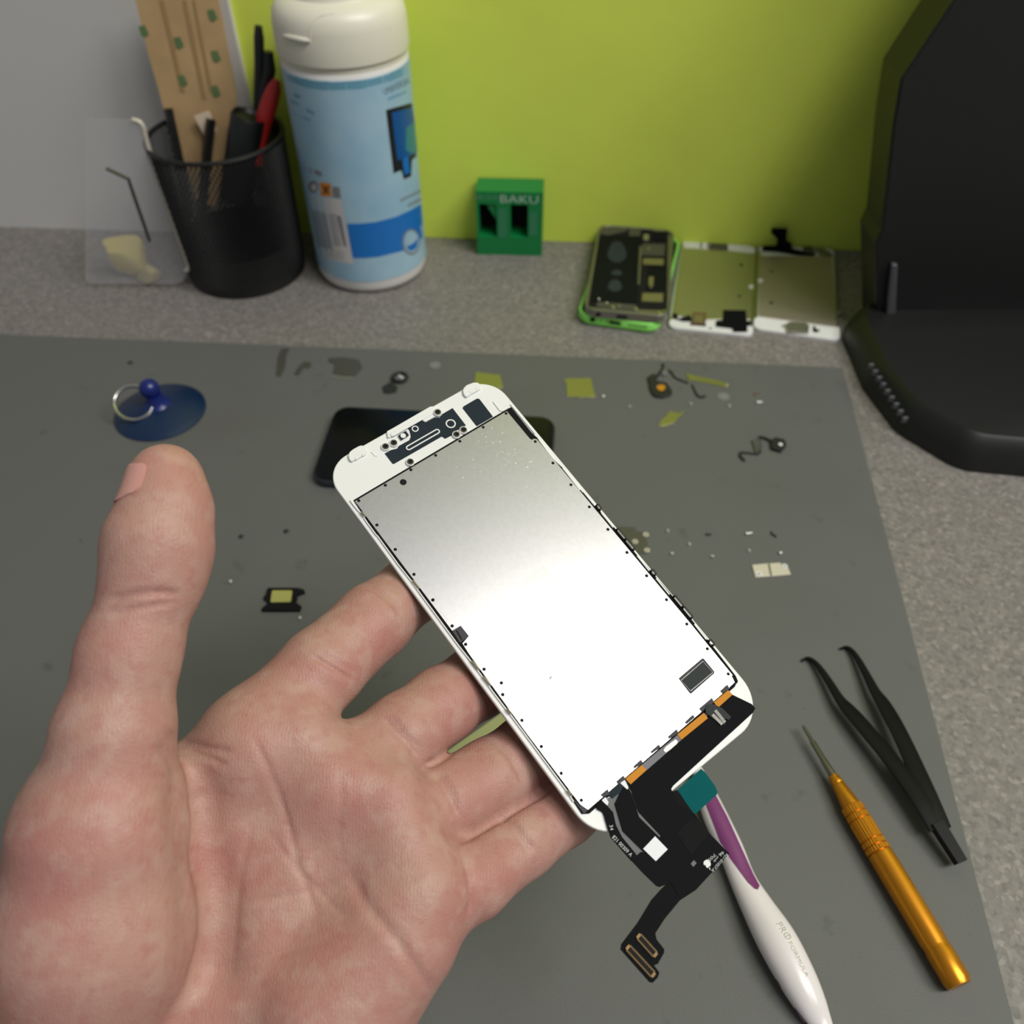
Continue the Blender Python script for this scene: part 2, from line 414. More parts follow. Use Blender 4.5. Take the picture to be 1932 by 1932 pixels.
# white outlines on the panel
def outline(name, pts, w, z0, z1, mat, parent, conv=None):
    loc = UP(pts, z1, conv); c = np.array(loc).mean(0)
    b = MB(); b.tube([(x, y, (z0 + z1) / 2) for x, y in loc], w / 2, 6, True); return b.build(name, mat, parent)
def ring_px(cx, cy, r, conv, name, rr, mat=M_bezel, parent=None, z=0.0):
    u, v = U(*conv(cx, cy), z); s = np.linalg.norm(np.array(U(*conv(cx + r, cy), z)) - (u, v))
    b = MB(); b.ring(circle(u, v, s + rr, 28), circle(u, v, s - rr, 28), -0.2, z + 0.08); return b.build(name, mat, parent or rec)
ring_px(787, 468, 24, c5, 'sensor_ring', 0.17)
ring_px(1075, 427, 36, c5, 'camera_ring', 0.2)
sl = UP([(735, 622), (965, 490)], 0.0, c5)
def stadium(a, b_, r, n=10):
    a, b_ = np.array(a), np.array(b_); d = (b_ - a) / np.linalg.norm(b_ - a); t0 = math.atan2(d[1], d[0])
    pts = [tuple(b_ + r * np.array((math.cos(t0 - math.pi / 2 + math.pi * k / n), math.sin(t0 - math.pi / 2 + math.pi * k / n)))) for k in range(n + 1)]
    return pts + [tuple(a + r * np.array((math.cos(t0 + math.pi / 2 + math.pi * k / n), math.sin(t0 + math.pi / 2 + math.pi * k / n)))) for k in range(n + 1)]
b = MB(); b.ring(stadium(*sl, 0.9), stadium(*sl, 0.52), -0.2, 0.1); b.build('earpiece_slot', M_bezel, rec)
slab('sensor_window', [(648, 522), (712, 484), (738, 520), (675, 560)], 0.3, 0.42, M_slate, c5, 0.15)
b_ = MB(); u, v = U(*c5(690, 524), 0.45); b_.prism(circle(u, v, 0.85, 20), 0.4, 0.5); b_.build('sensor_dot', M_bezel, ph)
# screw inserts: white boss, steel sleeve, dark bore
for X, Y in ((970, 330), (547, 608), (614, 578), (748, 732), (1122, 510), (1180, 473)):
    zo = 0.75 if X == 970 else 0.0
    u, v = U(*c5(X, Y), 0.7 + zo)
    b = MB(); b.lathe([(1.45, 0.0), (1.4, 0.55), (1.3, 0.7), (0.95, 0.7)], 24, frame((u, v, zo - 0.2)), caps=False); boss = b.build('screw_boss', M_bezel, ph)
    b = MB(); b.ring(circle(u, v, 1.08, 24), circle(u, v, 0.66, 24), zo, zo + 0.6); b.build('threaded_sleeve', M_steel_dark, boss)
    b = MB(); b.prism(circle(u, v, 0.7, 20), zo, zo + 0.3); b.build('bore', M_hole, boss)
# dark label window, top right
win = slab('label_window', [(1170, 300), (1180, 285), (1285, 224), (1300, 222), (1312, 232), (1418, 370), (1285, 447)], -0.25, -0.14, M_slate, c5, 0.25)
slab('moulded_ridge', [(1415, 248), (1424, 243), (1480, 312), (1510, 316), (1500, 326), (1472, 322)], -0.25, 0.1, M_bezel, c5, bevel=0.08)
slab('parting_step', [(425, 655), (440, 652), (462, 680), (482, 684), (480, 690), (458, 688), (438, 662)], -0.25, 0.0, M_bezel, c5)

# --- metal plate on a black border
pl = [(669.5, 945.5), (956.3, 775.3), (999.2, 826.8), (1003, 829.6), (1008, 827.5), (1013.2, 828.6), (1305, 1178.5), (1390.5, 1283.5), (1383, 1292), (1109.5, 1528), (1095, 1518), (991.4, 1381), (884, 1233), (872, 1214), (884, 1200), (869, 1181), (853, 1190.5), (700, 986.5)]
bord = [(667, 943.5), (957, 771.5), (964.5, 768), (1003, 816), (1013, 825), (1040, 862), (1048, 870), (1062, 883), (1100, 930), (1130, 962), (1165, 1002), (1200, 1045), (1270, 1126), (1330, 1200), (1388, 1275), (1392, 1284), (1386, 1296), (1378, 1303), (1112, 1535), (1098, 1536), (1072, 1497), (985, 1379), (845, 1192), (700, 994)]
slab('black_border', bord, -0.3, 0.06, M_black)
plate = slab('metal_plate', pl, 0.06, 0.4, M_plate, bevel=0.07)
# side tab and its step
slab('side_latch', [(103, 85), (235, 8), (252, 18), (352, 160), (340, 178), (250, 245), (225, 270)], 0.0, 0.3, M_tab, k3, 0.3, bevel=0.08)
slab('latch_groove', [(160, 78), (178, 70), (262, 212), (246, 222)], 0.3, 0.34, M_black, k3)
slab('corner_pad', [(1062, 1212), (1075, 1218), (1135, 1302), (1075, 1360), (1050, 1340), (905, 1150), (920, 1140), (1010, 1240)], 0.0, 0.3, M_tab, k4, 0.1)
slab('corner_pad', [(775, 1108), (800, 1100), (890, 1195), (888, 1230), (830, 1292), (745, 1340), (735, 1318), (835, 1230)], 0.0, 0.45, M_black, c8b, 0.1)
b = MB()
dots = [c5(*p) for p in ((330, 1050), (545, 925), (752, 800), (953, 683), (1149, 568), (1338, 455), (1523, 343), (477, 1247), (626, 1445), (777, 1647), (930, 1855))]
dots += [k2(940, 1222), k2(1232, 1618), k3(310, 287), k3(590, 665), k3(873, 1050), k3(853, 873), k3(1165, 1442), k4(363, 250), k4(693, 693), k4(1026, 1140)]
dots += [c8(1448, 1285), c8(1770, 1677), k6(327, 655), k6(631, 1022), k6(940, 1395), k6(1255, 1777), k7(351, 670), k7(681, 1067), k7(1017, 1470), k7(1358, 1880), c8b(715, 1078)]
for d in dots:
    u, v = U(*d, 0.42)
    b = MB(); b.prism(circle(u, v, 0.5, 16), 0.38, 0.42); b.build('plate_hole', M_hole, plate)
u, v = U(*c5(690, 900), 0.42); b = MB(); b.prism(circle(u, v, 1.05, 24), 0.38, 0.42); b.build('plate_hole', M_hole, plate)
slab('etched_patch', [(985, 1096), (1026, 1066), (1060, 1110), (1020, 1138)], 0.39, 0.41, M_etched, parent=plate)
slab('wear_mark', [k2(1025, 1390), k2(1050, 1376), k2(1185, 1520), k2(1160, 1538)], 0.39, 0.415, M_etched, None, 0.3, parent=plate)
u, v = U(*c6(1512, 600), 0.42); b = MB(); b.ring(circle(u, v, 0.62, 20), circle(u, v, 0.5, 20), 0.38, 0.43); b.build('pressed_circle', M_etched, plate)
slab('tape_scrap', [c6(152, 560), c6(170, 538), c6(180, 546), c6(162, 567)], 0.39, 0.42, material('tan_scrap', (170, 150, 135), 0.6), parent=plate)
random.seed(11)
b = MB()
for k in range(70):
    X, Y = random.gauss(960, 55), random.gauss(850, 45)
    u, v = U(X, Y, 0.41)
    if not (-28 < u < 24 and 8 < v < 52): continue
    b.prism(rect(u, v, random.uniform(0.15, 0.6), random.uniform(0.1, 0.25), a=random.random() * 3), 0.39, 0.41)
b.build('scratches', material('scratched_steel', (232, 230, 222), 0.6, 0.5), plate)['kind'] = 'stuff'
# chip window near the bottom
chip = slab('chip_window', [(1205, 560), (1210, 552), (1392, 398), (1405, 395), (1492, 500), (1494, 516), (1310, 678), (1298, 682)], 0.4, 0.5, M_tab, c6, 0.2)
slab('driver_chip', [(1228, 575), (1400, 428), (1474, 510), (1300, 652)], 0.5, 0.62, M_chip, c6, parent=chip)
b = MB(); b.tube([(x, y, 0.6) for x, y in UP([(1222, 575), (1400, 420), (1480, 510), (1300, 660)], 0.6, c6)], 0.12, 6, True); b.build('solder_line', M_steel_dark, chip)

# --- metal hoops standing on the right edge, small ones on the left
def hoop(px, py, length, height, double=False, side=1):
    u, v = U(px, py, 0.3)
    ex = np.array(U(px + 45, py + 54, 0.3)) - (u, v); ex /= np.linalg.norm(ex)
    T = np.eye(4); T[:3, 0] = (ex[0], ex[1], 0); T[:3, 1] = (0, 0, 1); T[:3, 2] = np.cross(T[:3, 0], T[:3, 1]); T[:3, 3] = (u, v, 0.1)
    b = MB()
    n = 2 if double else 1
    for i in range(n):
        x0 = (i - (n - 1) / 2) * length
        pts = rect(x0, height / 2, length, height, min(length, height) * 0.48, 6)
        b.tube([(x, y, 0) for x, y in pts], 0.26, 8, True, T)
    b.box((0, 0.05, 0), (length * n + 0.4, 0.5, 0.5), T=T)
    return b.build('frame_hook', M_steel_dark if side > 0 else M_steel, ph)
hoop(*k6(780, 1040), 2.0, 1.9); hoop(*k7(455, 628), 2.0, 1.9); hoop(*c8b(395, 520), 2.0, 1.9)
hoop(*k6(1225, 1570), 4.2, 1.6, True); hoop(*k7(945, 1195), 4.2, 1.6, True)
for p in (k1(725, 1460), k3(965, 1310), k4(830, 1025)): hoop(*p, 1.5, 1.1, side=-1)
hoop(*k2(680, 990), 2.8, 0.8, side=-1); hoop(*k3(455, 610), 3.0, 0.8, side=-1); hoop(*k3(630, 850), 3.0, 0.8, side=-1)

# --- bottom edge: tabs, amber strips, flex cables
for t in ([(1540, 660), (1600, 605), (1616, 640), (1560, 682)], [(1370, 802), (1475, 714), (1492, 750), (1392, 828)], [(1254, 912), (1320, 850), (1336, 872), (1270, 928)],
          [(1115, 1032), (1190, 966), (1202, 1002), (1130, 1047)], [(975, 1152), (1045, 1090), (1058, 1116), (988, 1166)], [(835, 1272), (900, 1214), (916, 1242), (848, 1288)],
          [(698, 1392), (760, 1340), (772, 1376), (716, 1422)], [(568, 1502), (632, 1450), (642, 1500), (592, 1517)]):
    slab('edge_tab', t, 0.3, 0.55, M_tab, c6, 0.25, bevel=0.06)
slab('shiny_film', [(1195, 1015), (1228, 1055), (945, 1302), (905, 1258)], 0.1, 0.35, M_shinyfilm, c6)
slab('shiny_film', [(630, 1490), (770, 1375), (810, 1420), (670, 1530)], 0.1, 0.45, M_slate, c6)
slab('shiny_film', [(1080, 1140), (1100, 1110), (1180, 1050), (1200, 1070), (1180, 1105), (1100, 1160)], 0.36, 0.4, M_bezel, c6, 0.3)  # white patch painted on as the reflection in the film
for t in ([(1605, 652), (1642, 690), (1525, 794), (1488, 752)], [(1408, 836), (1442, 880), (1226, 1056), (1194, 1010)], [(905, 1258), (945, 1300), (815, 1417), (773, 1370)]):
    o = slab('amber_strip', t, 0.2, 0.5, M_kapton, c6, bevel=0.05)
slab('flex_backing', [(640, 1500), (1640, 700), (1800, 790), (1700, 900), (1140, 1440), (1180, 1560), (1000, 1830), (960, 1800), (880, 1600), (800, 1440)], -0.2, 0.1, M_flex, c6)
slab('flex_backing', c7 and [(190, 380), (300, 320), (470, 240), (720, 640), (600, 790), (500, 800), (330, 560)], -0.2, 0.05, M_greyfilm, c7)
main = [(1640, 690), (1795, 765), (1826, 800), (1804, 838), (1428, 1182), (1160, 1428), (1136, 1466)]
main = [c6(*p) for p in main] + [c7(*p) for p in ((800, 275), (812, 300), (870, 385), (990, 450), (1030, 510), (1110, 612), (1270, 772), (1264, 790), (1150, 910), (1110, 950), (1000, 1040), (860, 1120), (800, 1010), (706, 1046), (680, 1036), (570, 930), (482, 834), (516, 797), (560, 760), (592, 772), (410, 592), (345, 372))] + [c6(*p) for p in ((770, 1400), (820, 1418), (945, 1302), (1226, 1058), (1442, 882), (1525, 794))]
flex = slab('display_flex_cable', main, 0.1, 0.5, M_flex)
# the tail bends away below the screen and ends in the connector board
tail = [c7(*p) for p in ((800, 985), (860, 905), (1000, 960), (1112, 948), (1000, 1070), (870, 1155), (750, 1300), (672, 1420), (682, 1470), (745, 1550), (742, 1580), (692, 1668), (662, 1680), (706, 1740), (690, 1780), (650, 1822), (625, 1818), (390, 1552), (396, 1510), (530, 1332), (640, 1150), (720, 1062))]
slab('connector_tail', tail, 0.05, 0.35, M_flex)
slab('tape_patch', [(845, 610), (960, 490), (1030, 512), (1112, 612), (960, 790)], 0.5, 0.6, M_flex2, c7)
touch = slab('touch_flex_cable', [(190, 382), (246, 348), (330, 440), (352, 540), (402, 640), (515, 778), (522, 797), (482, 838), (310, 642), (252, 440), (206, 416)], 0.1, 0.6, M_flex, c7, 0.2)
slab('flex_gap', [(452, 238), (474, 268), (532, 440), (712, 632), (706, 642), (540, 478), (486, 300)], 0.48, 0.54, M_greyfilm, c7)
slab('clear_corner_glint', [(730, 1405), (768, 1380), (798, 1440), (790, 1460)], 0.5, 0.6, M_sticker, c6, 0.2)  # white patch painted in for a glint on the clear film
slab('clear_corner_glint', [(580, 1545), (612, 1518), (636, 1560), (628, 1590)], 0.5, 0.62, M_sticker, c6, 0.2)  # second painted glint, a flat white patch
slab('code_sticker', [(573, 736), (670, 634), (772, 740), (676, 836)], 0.5, 0.6, M_sticker, c7)
slab('grey_pad', [(958, 858), (984, 828), (1006, 852), (980, 882)], 0.5, 0.56, M_greyfilm, c7, 0.1)
slab('flex_clamp', [(1420, 800), (1440, 770), (1490, 765), (1560, 800), (1630, 868), (1612, 895), (1570, 880), (1585, 935), (1545, 930), (1480, 882), (1425, 835)], 0.5, 0.95, M_chip, c6, 0.3, bevel=0.1)
for r_ in ([(1500, 815), (1580, 915)], [(1478, 850), (1558, 930)]):
    a, e = [np.array(U(*c6(*p), 1.0)) for p in r_]
    for k in range(10):
        p = a + (e - a) * (k + 0.5) / 10
        b = MB(); b.box((p[0], p[1], 0.98), (0.3, 0.95, 0.1), math.atan2(*(e - a)[::-1])); b.build('contact_pin', M_pin, ph)
# connectors on the tail
for (a, e), w, npin in ((((540, 1445), (672, 1592)), 40, 16), (((453, 1537), (655, 1755)), 44, 24)):
    a, e = np.array(U(*c7(*a), 1.0)), np.array(U(*c7(*e), 1.0)); d = (e - a) / np.linalg.norm(e - a); L = np.linalg.norm(e - a); ang = math.atan2(d[1], d[0])
    mid = (a + e) / 2; nrm = np.array([-d[1], d[0]])
    b = MB(); b.prism(rect(mid[0], mid[1], L + 0.6, 1.9, 0.4, a=ang), 0.3, 0.75); con = b.build('board_connector', M_hole, ph, bevel=0.1)
    for s in (-1, 1):
        for k in range(npin):
            p = a + d * L * (k + 0.5) / npin + nrm * s * 0.72
            b = MB(); b.box((p[0], p[1], 0.8), (L / npin * 0.5, 0.42, 0.16), ang); b.build('contact_pin', M_gold, con)
    for q_ in (a - d * 0.1, e + d * 0.1):
        b = MB(); b.prism(rect(q_[0], q_[1], 0.7, 1.3, 0.2, a=ang), 0.7, 0.9); b.build('end_clip', M_gold, con)
# teal film sticking out below the bezel, with the black strip beside it
slab('teal_film', [(1195, 1462), (1385, 1290), (1420, 1318), (1500, 1432), (1520, 1480), (1512, 1500), (1350, 1648), (1335, 1655), (1315, 1640)], -1.9, -1.6, M_teal, c6)
slab('home_flex_strip', [(1136, 1478), (1190, 1462), (1320, 1642), (1300, 1690), (1210, 1590)], -1.55, -1.0, M_flex2, c6)

# --- writing on the cables
def write(parent, s, hgt, p0, p1, z, mat=M_print):
    a = np.array(U(*p0, z)); e = np.array(U(*p1, z)); d = (e - a) / np.linalg.norm(e - a); n = np.array([-d[1], d[0]])
    mb = MB(); text_mesh(s, 10, mb, lambda x, y: (x, y, 0))
    xs = [v[0] for v in mb.v]; ys = [v[1] for v in mb.v]; k = np.linalg.norm(e - a) / (max(xs) - min(xs)); ky = hgt / (max(ys) - min(ys))
    mb.v = [tuple(a + d * (v[0] - min(xs)) * k + n * (v[1] - min(ys)) * ky) + (z,) for v in mb.v]
    return mb.build('lettering', mat, parent, smooth=0)
write(touch, '34', 0.95, (1149.6, 1557.2), (1151.6, 1566.8), 0.62)
write(touch, '821 00309 A', 1.0, (1154.4, 1580.3), (1189.5, 1617), 0.62)
write(flex, '821-01057-A', 0.75, (1371, 1610), (1341, 1641.5), 0.52)
write(flex, '46', 0.8, (1364, 1604.6), (1355.7, 1611.8), 0.52)
write(flex, 'mk', 0.58, (1353.2, 1615.2), (1345, 1625.1), 0.52)
write(flex, '705', 0.72, (1348, 1609.8), (1334.9, 1622.3), 0.52)
# fruit-shaped mark printed on the cable: body with a bite and a leaf
a = np.array(U(1334.2, 1629.5, 0.52)); dd = np.array(U(1338.9, 1636.1, 0.52)) - a; dd /= np.linalg.norm(dd)    # direction of the leaf
nn = np.array([-dd[1], dd[0]]); s_ = 0.98
prof = []
for k in range(64):
    t = 2 * math.pi * k / 64
    r = 1.0 - 0.14 * math.exp(-((t - math.pi / 2) / 0.3) ** 2) - 0.08 * math.exp(-((t - 3 * math.pi / 2) / 0.28) ** 2)
    x, y = r * math.cos(t), r * 1.02 * math.sin(t)
    if (x - 1.08) ** 2 + (y - 0.15) ** 2 < 0.45 ** 2:
        ang = math.atan2(y - 0.15, x - 1.08); q_ = (ang if ang >= 0 else ang + 2 * math.pi)
        x, y = 1.08 + 0.45 * math.cos(q_), 0.15 + 0.45 * math.sin(q_)
        if x > 1.0: continue
    prof.append((x, y))
b = MB()
b.prism([tuple(a + s_ * (x * -nn + y * dd)) for x, y in prof], 0.5, 0.53)
leaf = [(0.0, 1.06), (0.04, 1.32), (0.26, 1.55), (0.42, 1.6), (0.38, 1.34), (0.2, 1.12)]
b.prism([tuple(a + s_ * (x * -nn + y * dd)) for x, y in leaf], 0.5, 0.53)
b.build('printed_emblem', M_print, flex, smooth=0)

# ================================================================== the left hand under the screen
def c3(px, py, d): return np.array([(px - CX) / FPX * d, (py - CY) / FPX * d, d])
def to_cam(w): return CAMM @ (np.array(w, float) - CAMP)
def under(px, py, r, gap=0.15):
    "centre of a round finger section touching the back of the glass along this sight line"
    z = -2.6 - r - gap; u, v = on(TP, px, py, z)
    return to_cam(TP[:3, :3] @ np.array([u, v, z]) + TP[:3, 3])

FINGERS = {
    'index': [(c3(480, 1395, 225), 12.6), (c3(606, 1264, 236), 11.6), (c3(704, 1174, 249), 11.1), (under(777, 1114, 10.2, 4.4), 10.3), (under(860, 1050, 9.6, 2.5), 9.6), (under(940, 990, 8.2, 0.9), 8.2)],
    'middle': [(c3(625, 1490, 225), 13.2), (c3(762, 1384, 236), 11.0), (c3(834, 1330, 245), 10.7), (under(900, 1288, 10.9, 7.5), 10.8), (under(1000, 1222, 10.0, 5), 10.0), (under(1095, 1160, 8.6, 0.9), 8.6)],
    'ring': [(c3(695, 1592, 223), 13.0), (c3(842, 1512, 232), 11.0), (c3(926, 1468, 240), 10.8), (under(1000, 1418, 10.9, 6.5), 10.8), (under(1090, 1356, 10.0, 4), 10.0), (under(1175, 1300, 8.6, 0.9), 8.6)],
    'little': [(c3(770, 1690, 217), 12.4), (c3(888, 1658, 222), 10.3), (c3(984, 1588, 233), 9.5), (under(1064, 1530, 9.5, 6.5), 9.4), (under(1140, 1478, 8.2, 4), 8.2), (under(1195, 1440, 7.2, 0.9), 7.2)],
}
arm_a, arm_b = to_cam((-215, -235, 75)), to_cam((-165, -250, 70))
PALM = [
    (c3(235, 2010, 208), 15, c3(480, 1395, 224), 12.8), (c3(330, 2080, 208), 15, c3(625, 1490, 225), 13.4),
    (c3(420, 2110, 208), 15, c3(700, 1592, 223), 13.0), (c3(520, 2080, 207), 16, c3(775, 1690, 217), 12.6),
    (c3(630, 1905, 207), 18.5, c3(745, 1765, 211), 15.5), (c3(420, 1950, 211), 15, c3(560, 1560, 224), 12),
    (c3(210, 2110, 208), 19, arm_a, 30), (c3(420, 2150, 208), 18, arm_b, 30), (c3(300, 2120, 212), 18, (arm_a + arm_b) / 2, 32),
    (c3(500, 1420, 219), 9.5, c3(570, 1390, 221), 9.0), (c3(640, 1480, 219), 9.5, c3(730, 1500, 219), 9.5), (c3(770, 1600, 215), 9.0, c3(800, 1660, 212), 9.0),
    (c3(270, 1500, 217), 9.0, c3(440, 1440, 223), 10.0), (c3(250, 1600, 212), 14, c3(400, 1560, 222), 12),
]
THUMB = [(c3(150, 1980, 203), 19), (c3(190, 1740, 198), 23), (c3(196, 1560, 197), 19), (c3(215, 1385, 197), 12.6), (c3(244, 1235, 199), 10.7), (c3(292, 1080, 202), 10.9), (c3(300, 1020, 203), 11.6), (c3(316, 958, 205), 9.3), (c3(313, 905, 207), 8.7)]

def hand_mesh(h=0.85):
    prims_f = [(a[0], a[1], b_[0], b_[1]) for ch in FINGERS.values() for a, b_ in zip(ch[:-1], ch[1:])]
    prims_t = [(a[0], a[1], b_[0], b_[1]) for a, b_ in zip(THUMB[:-1], THUMB[1:])]
    allp = prims_f + prims_t + PALM
    lo = np.min([np.minimum(p[0] - p[1], p[2] - p[3]) for p in allp], 0) - 6
    hi = np.max([np.maximum(p[0] + p[1], p[2] + p[3]) for p in allp], 0) + 6
    n = np.ceil((hi - lo) / h).astype(int) + 1
    def field(prims, k):
        F = np.full(n, 40.0, np.float32)
        for a, ra, b_, rb in prims:
            m = 14
            i0 = np.maximum(((np.minimum(a - ra, b_ - rb) - m - lo) / h).astype(int), 0)
            i1 = np.minimum(((np.maximum(a + ra, b_ + rb) + m - lo) / h).astype(int) + 1, n)
            X, Y, Z = np.meshgrid(*[(lo[j] + h * np.arange(i0[j], i1[j])).astype(np.float32) for j in range(3)], indexing='ij')
            d = (b_ - a).astype(np.float32); L2 = float(d @ d) + 1e-6
            t = np.clip(((X - a[0]) * d[0] + (Y - a[1]) * d[1] + (Z - a[2]) * d[2]) / L2, 0, 1)
            ts = t * t * (3 - 2 * t)
            D_ = np.sqrt((X - a[0] - t * d[0]) ** 2 + (Y - a[1] - t * d[1]) ** 2 + (Z - a[2] - t * d[2]) ** 2) - (ra + (rb - ra) * (0.5 * t + 0.5 * ts))
            S = F[i0[0]:i1[0], i0[1]:i1[1], i0[2]:i1[2]]
            e = np.clip(0.5 + 0.5 * (S - D_) / k, 0, 1)
            F[i0[0]:i1[0], i0[1]:i1[1], i0[2]:i1[2]] = S + (D_ - S) * e - k * e * (1 - e)
        return F
    def smin(A, B, k):
        e = np.clip(0.5 + 0.5 * (A - B) / k, 0, 1)
        return A + (B - A) * e - k * e * (1 - e)
    chains = [field([(a[0], a[1], b_[0], b_[1]) for a, b_ in zip(ch[:-1], ch[1:])], 2.5) for ch in FINGERS.values()]
    Ff = chains[0]
    for c_ in chains[1:]: Ff = smin(Ff, c_, 1.8)
    F = smin(field(PALM, 9.0), Ff, 6.0)
    F = smin(F, field(prims_t, 5.0), 5.0)
    # surface nets
    s = F < 0
    c = [s[i:n[0] - 1 + i, j:n[1] - 1 + j, k:n[2] - 1 + k] for i in (0, 1) for j in (0, 1) for k in (0, 1)]
    cnt = sum(x.astype(np.int8) for x in c)
    cells = np.argwhere((cnt > 0) & (cnt < 8))
    idx = np.full(np.array(n) - 1, -1, np.int32); idx[tuple(cells.T)] = np.arange(len(cells))
    acc = np.zeros((len(cells), 3)); num = np.zeros(len(cells))
    corners = np.array([(i, j, k) for i in (0, 1) for j in (0, 1) for k in (0, 1)])
    for p in range(8):
        for ax in range(3):
            if corners[p][ax]: continue
            q_ = corners[p].copy(); q_[ax] = 1
            fa = F[tuple((cells + corners[p]).T)]; fb = F[tuple((cells + q_).T)]
            mk = (fa < 0) != (fb < 0)
            t = np.where(mk, fa / np.where(mk, fa - fb, 1), 0)
            pt = corners[p] + np.outer(t, q_ - corners[p])
            acc += pt * mk[:, None]; num += mk
    V = lo + h * (cells + acc / num[:, None])
    quads = []
    for ax in range(3):
        sl0 = [slice(None)] * 3; sl1 = [slice(None)] * 3
        sl0[ax] = slice(0, n[ax] - 1); sl1[ax] = slice(1, n[ax])
        A, B = s[tuple(sl0)], s[tuple(sl1)]
        ed = np.argwhere(A != B)
        o1, o2 = [(1, 2), (2, 0), (0, 1)][ax]
        e1, e2 = np.eye(3, dtype=int)[o1], np.eye(3, dtype=int)[o2]
        ok = (ed[:, o1] > 0) & (ed[:, o2] > 0) & (ed[:, o1] < n[o1] - 1) & (ed[:, o2] < n[o2] - 1); ed = ed[ok]
        qd = np.stack([idx[tuple((ed - e1 - e2).T)], idx[tuple((ed - e2).T)], idx[tuple(ed.T)], idx[tuple((ed - e1).T)]], 1)
        inside = A[tuple(ed.T)]
        quads.append(np.where(inside[:, None], qd, qd[:, ::-1]))
    Q = np.concatenate(quads)
    # relax
    E = np.concatenate([Q[:, [0, 1]], Q[:, [1, 2]], Q[:, [2, 3]], Q[:, [3, 0]]])
    deg = np.bincount(E[:, 0], minlength=len(V)) + np.bincount(E[:, 1], minlength=len(V))
    for lam in (0.55, -0.57) * 4:
        m_ = np.stack([np.bincount(E[:, 0], V[E[:, 1], k], len(V)) + np.bincount(E[:, 1], V[E[:, 0], k], len(V)) for k in range(3)], 1) / deg[:, None]
        V = V + lam * (m_ - V)
    # normals
    d1, d2 = V[Q[:, 2]] - V[Q[:, 0]], V[Q[:, 3]] - V[Q[:, 1]]
    fn = np.cross(d1, d2); N = np.zeros_like(V)
    for k in range(4): np.add.at(N, Q[:, k], fn)
    N /= np.linalg.norm(N, axis=1)[:, None] + 1e-9
    return V, Q, N

V, Q, N = hand_mesh()
# creases: skin folds pressed into the palm side (polyline seen from the palm, depth mm, half width mm)
CREASES = [
    ([(356, 1440), (372, 1510), (384, 1590), (393, 1660), (404, 1770), (400, 1900)], 2.3, 6.5),
    ([(476, 1386), (505, 1445), (529, 1506), (548, 1570), (562, 1630), (600, 1730)], 0.33, 0.8),
    ([(481, 1545), (462, 1610), (450, 1660), (438, 1760), (432, 1840)], 0.2, 0.8),
    ([(655, 1640), (690, 1705), (746, 1772), (780, 1820), (812, 1870)], 0.42, 1.6),
    ([(642, 1450), (645, 1510), (636, 1593)], 0.2, 0.8),
    ([(587, 1236), (612, 1250), (640, 1268), (668, 1284)], 0.5, 0.8), ([(600, 1226), (640, 1250), (676, 1272)], 0.3, 0.7),
    ([(724, 1352), (746, 1380), (770, 1404), (792, 1432)], 0.55, 0.8), ([(736, 1350), (765, 1385), (796, 1415)], 0.3, 0.7),
    ([(816, 1455), (838, 1484), (852, 1510), (864, 1540)], 0.55, 0.8), ([(828, 1452), (850, 1484), (868, 1524)], 0.3, 0.7),
    ([(874, 1610), (886, 1650), (890, 1700), (884, 1730)], 0.5, 0.8),
    ([(672, 1095), (700, 1108), (735, 1132), (765, 1162)], 0.5, 0.8), ([(690, 1098), (740, 1126), (775, 1160)], 0.3, 0.6),
    ([(935, 1395), (965, 1430), (990, 1478)], 0.5, 0.9), ([(946, 1540), (972, 1566), (1000, 1612)], 0.5, 0.8), ([(958, 1538), (985, 1570), (1008, 1606)], 0.3, 0.6),
    ([(200, 1135), (250, 1122), (300, 1118), (345, 1122)], 0.5, 0.9), ([(200, 1160), (260, 1148), (335, 1136)], 0.35, 0.7),
    ([(312, 1382), (350, 1398), (392, 1412), (440, 1420)], 0.5, 0.9), ([(318, 1392), (370, 1420), (430, 1446)], 0.4, 0.9), ([(300, 1400), (330, 1440), (345, 1500)], 0.5, 1.2),
    ([(858, 1594), (900, 1570), (960, 1534), (1050, 1482)], 0.9, 0.75), ([(800, 1446), (830, 1434), (858, 1416)], 0.7, 0.8),
    ([(480, 1700), (560, 1690), (640, 1660)], 0.2, 0.8), ([(400, 1830), (520, 1800), (640, 1770)], 0.2, 0.8), ([(500, 1560), (560, 1640), (660, 1740)], 0.2, 0.7),
]
pxy = V[:, :2] / V[:, 2:3] * FPX + np.array([CX, CY])
vd = V / np.linalg.norm(V, axis=1)[:, None]
face = np.clip(-(N * vd).sum(1) * 1.6, 0, 1)
front = (face > 0).astype(float)
push = np.zeros(len(V))
for pts, dep, w in CREASES:
    pts = np.array(pts, float); best = np.full(len(V), 1e9); tt = np.zeros(len(V)); Ltot = np.sum(np.linalg.norm(np.diff(pts, axis=0), axis=1)); acc_ = 0
    for a, b_ in zip(pts[:-1], pts[1:]):
        d = b_ - a; L = np.linalg.norm(d); t = np.clip(((pxy - a) @ d) / (L * L), 0, 1)
        dist = np.linalg.norm(pxy - a - t[:, None] * d, axis=1) * V[:, 2] / FPX
        mk = dist < best; best[mk] = dist[mk]; tt[mk] = (acc_ + t[mk] * L) / Ltot; acc_ += L
    push += 1.7 * dep * np.exp(-(best / w) ** 2) * np.clip(np.minimum(tt, 1 - tt) * 6 + 0.15, 0, 1)
V = V - N * (push * face)[:, None]
Wv = CAMP + V @ CAMM

